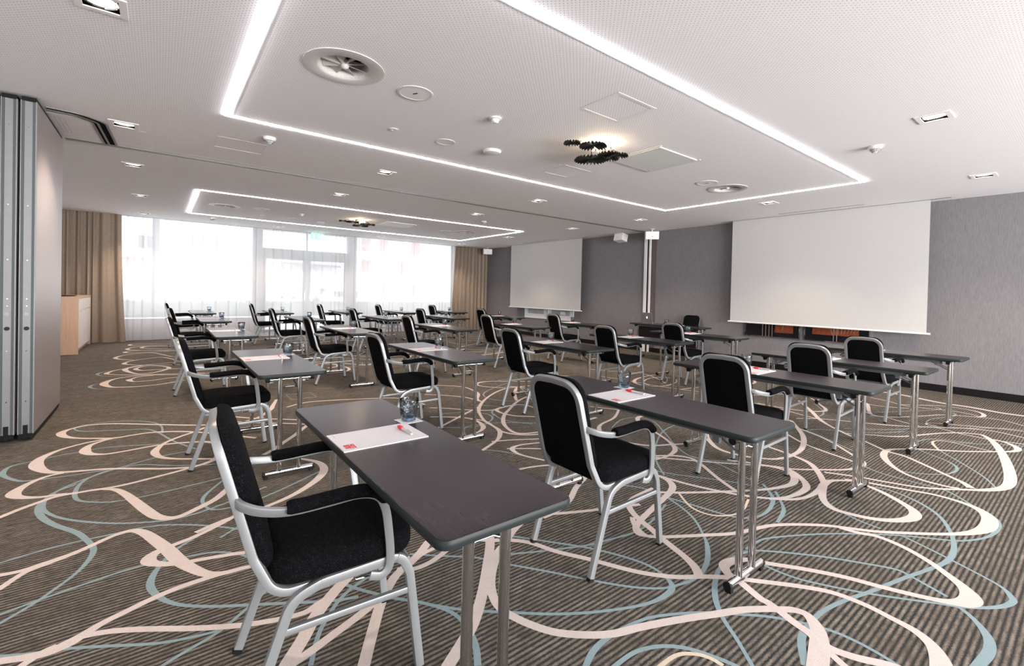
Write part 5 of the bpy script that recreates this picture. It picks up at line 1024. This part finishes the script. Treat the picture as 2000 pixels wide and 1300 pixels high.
def make_glass():
    q = MB(); seg = 32; prof = [(.0, .0), (.026, .0), (.031, .004), (.036, .025), (.0405, .055), (.0425, .080), (.0425, .096), (.0412, .098), (.0400, .096), (.0395, .080), (.0365, .055), (.0315, .028), (.026, .018), (.0, .014)]
    rings_ = []
    for i, (r, z) in enumerate(prof):
        k_ = .035 if 2 <= i <= 4 else 0
        rings_.append([(r*(1+k_*cos(8*2*pi*k/seg))*cos(2*pi*k/seg), r*(1+k_*cos(8*2*pi*k/seg))*sin(2*pi*k/seg), z) for k in range(seg)])
    q.rings(rings_, 'smoky_blue_glass', cap=False); return q.build('water_glass', angle=60)
def make_coaster():
    q = MB(); q.box(-.047, .047, -.047, .047, 0, .0012, 'paper_white'); return q.build('paper_coaster', smooth=False)
PD0, PN0, GL0, CO0 = make_pad(), make_pen(), make_glass(), make_coaster(); pdt, pnt = TREE(PD0), TREE(PN0)

TX = {'A': [.515, .515, .505, .525, .525], 'B': [1.955, 1.935, 1.95, 1.99, 2.005], 'C': [3.60, 3.50, 3.51, 3.54, 3.55], 'D': [5.06, 5.03, 4.96, 4.96, 4.97], 'E': [6.54, 6.49, 6.47, 6.43, 6.44]}
TY = {'A': [.95, 3.47, 6.33, 9.12, 11.85], 'B': [.91, 3.38, 6.18, 9.0, 11.68], 'C': [.93, 3.37, 6.17, 8.93, 11.6], 'D': [.93, 3.345, 6.08, 8.80, 11.42], 'E': [.93, 3.33, 6.05, 8.68, 11.33]}
ROWN = ['in the row nearest the camera', 'in the second row from camera', 'in the middle row', 'in the second row from window', 'in the row nearest the window']
COLN = {'A': 'leftmost', 'B': 'second from left', 'C': 'centre one', 'D': 'second from right', 'E': 'rightmost'}
COLT = {'A': 'leftmost table', 'B': 'second left table', 'C': 'middle table', 'D': 'second right table', 'E': 'rightmost table'}
CR = {'A': [.22, .187, .155, .205, .174], 'B': [1.578, 1.60, 1.678, 1.69, 1.712], 'C': [3.175, 3.135, 3.14, 3.15, 3.17], 'D': [4.671, 4.64, 4.59, 4.58, 4.58], 'E': [6.215, 6.162, 6.13, 6.09, 6.10]}
CY = [.765, .785, .765, .70, .64]
jr = random.Random(11); first = True
for ci in 'ABCDE':
    for ri in range(5):
        tx, ty = TX[ci][ri], TY[ci][ri]
        j = lambda s: 0 if ri == 0 and ci in 'AB' else jr.uniform(-s, s)
        cx, cyy = CR[ci][ri], ty+CY[ri]+j(.015)
        if ci == 'A' and ri == 0: cyy = ty+.785
        if first: t_, ch, pd, pn, gl, co = TB0, CH0, PD0, PN0, GL0, CO0
        else:
            t_ = dup_tree(TB0, ttr); ch = dup_tree(CH0, ctr); pd = dup_tree(PD0, pdt); pn = dup_tree(PN0, pnt); gl = GL0.copy(); COL.objects.link(gl); co = CO0.copy(); COL.objects.link(co)
        first = False
        t_.location = (tx, ty, 0); ch.location = (cx, cyy, 0); ch.rotation_euler = (0, 0, radians(-5) if (ri == 0 and ci == 'A') else j(.03))
        pd.location = (tx+.008, ty+.742, .7402); pd.rotation_euler = (0, 0, j(.02))
        pn.location = (tx+.285, ty+.785+j(.02), .7440); pn.rotation_euler = (0, 0, .02+j(.05))
        co.location = (tx+.370, ty+1.005, .7402); co.rotation_euler = (0, 0, .06+j(.1)); gl.location = (tx+.370, ty+1.005, .7418); gl.rotation_euler = (0, 0, j(3))
        where = '%s %s' % (COLT[ci], ROWN[ri])
        tag(t_, 'dark wood folding table, %s %s' % (COLN[ci], ROWN[ri]), 'table', 'folding tables in rows')
        tag(ch, 'black padded armchair at the %s' % where, 'chair', 'armchairs at the folding tables')
        tag(pd, 'white writing pad on the %s' % where, 'notepad', 'writing pads on the tables')
        tag(pn, 'red tipped pen on the %s' % where, 'pen', 'pens on the writing pads')
        tag(gl, 'blue water glass on the %s' % where, 'glass', 'water glasses on the tables')
        tag(co, 'paper coaster on the %s' % where, 'coaster', 'paper coasters under the glasses')

# ------------------------------------------------------------------ presenter's place
pt = make_table(1.70, True); pt.location = (8.0, 4.80, 0); pt.name = 'presenter_table'; tag(pt, 'dark folding table with modesty panel and laptop, by the presentation wall', 'table')
ch = dup_tree(CH0, ctr); ch.location = (8.98, 5.62, 0); ch.rotation_euler = (0, 0, pi+.05); tag(ch, 'black armchair behind the laptop table, facing the room', 'chair', 'armchairs at the folding tables')
gl = GL0.copy(); COL.objects.link(gl); gl.location = (8.30, 5.75, .7418); tag(gl, 'smoky blue water glass on the laptop table', 'glass', 'water glasses on the tables')
co = CO0.copy(); COL.objects.link(co); co.location = (8.30, 5.75, .7402); tag(co, 'white paper coaster on the laptop table', 'coaster', 'paper coasters under the glasses')
pd = dup_tree(PD0, pdt); pd.location = (8.41, 5.62, .7402); pd.rotation_euler = (0, 0, pi); tag(pd, 'white writing pad beside the glass on the laptop table', 'notepad', 'writing pads on the tables')
lp = empty('laptop', (8.20, 6.16, .7402)); tag(lp, 'open grey laptop with a glowing logo on its lid, near the post', 'laptop')
q = MB(); q.prism(rrect(.0, .20, -.13, .13, .012, 3), .0, .014, 'laptop_grey', 'z', .002); base = q.build('base', lp)
q = MB(); q.box(.035, .13, -.11, .11, .0141, .0150, 'black_rubber'); q.build('keyboard', base, smooth=False)
lid = MB(); lid.prism(rrect(-.13, .13, 0, .222, .012, 3), -.006, 0.0, 'laptop_grey', 'x', .0015); lo = lid.build('lid', lp); lo.location = (.004, 0, .013); lo.rotation_euler = (0, radians(-10), 0)
q = MB(); q.box(.0002, .0008, -.12, .12, .012, .212, 'black_rubber'); q.build('display', lo, smooth=False)
q = MB(); pts = []
for k in range(28):
    a = 2*pi*k/28; r = .017*(1-.10*math.exp(-((a-pi/2)/.3)**2)-.07*math.exp(-((a-3*pi/2)/.3)**2))
    y_, z_ = r*cos(a), r*sin(a)
    d_ = math.hypot(y_+.019, z_-.002)
    if d_ < .009: y_ = -.019+math.sqrt(max(0, .009**2-(z_-.002)**2))
    pts.append((-.0068, y_, .115+z_))
q.add(pts, [tuple(range(28))], 'laptop_logo'); q.add([(-.0068, .0, .134), (-.0068, -.003, .142), (-.0068, -.009, .146), (-.0068, -.006, .138)], [(0, 1, 2, 3)], 'laptop_logo'); q.build('logo', lo, smooth=False)
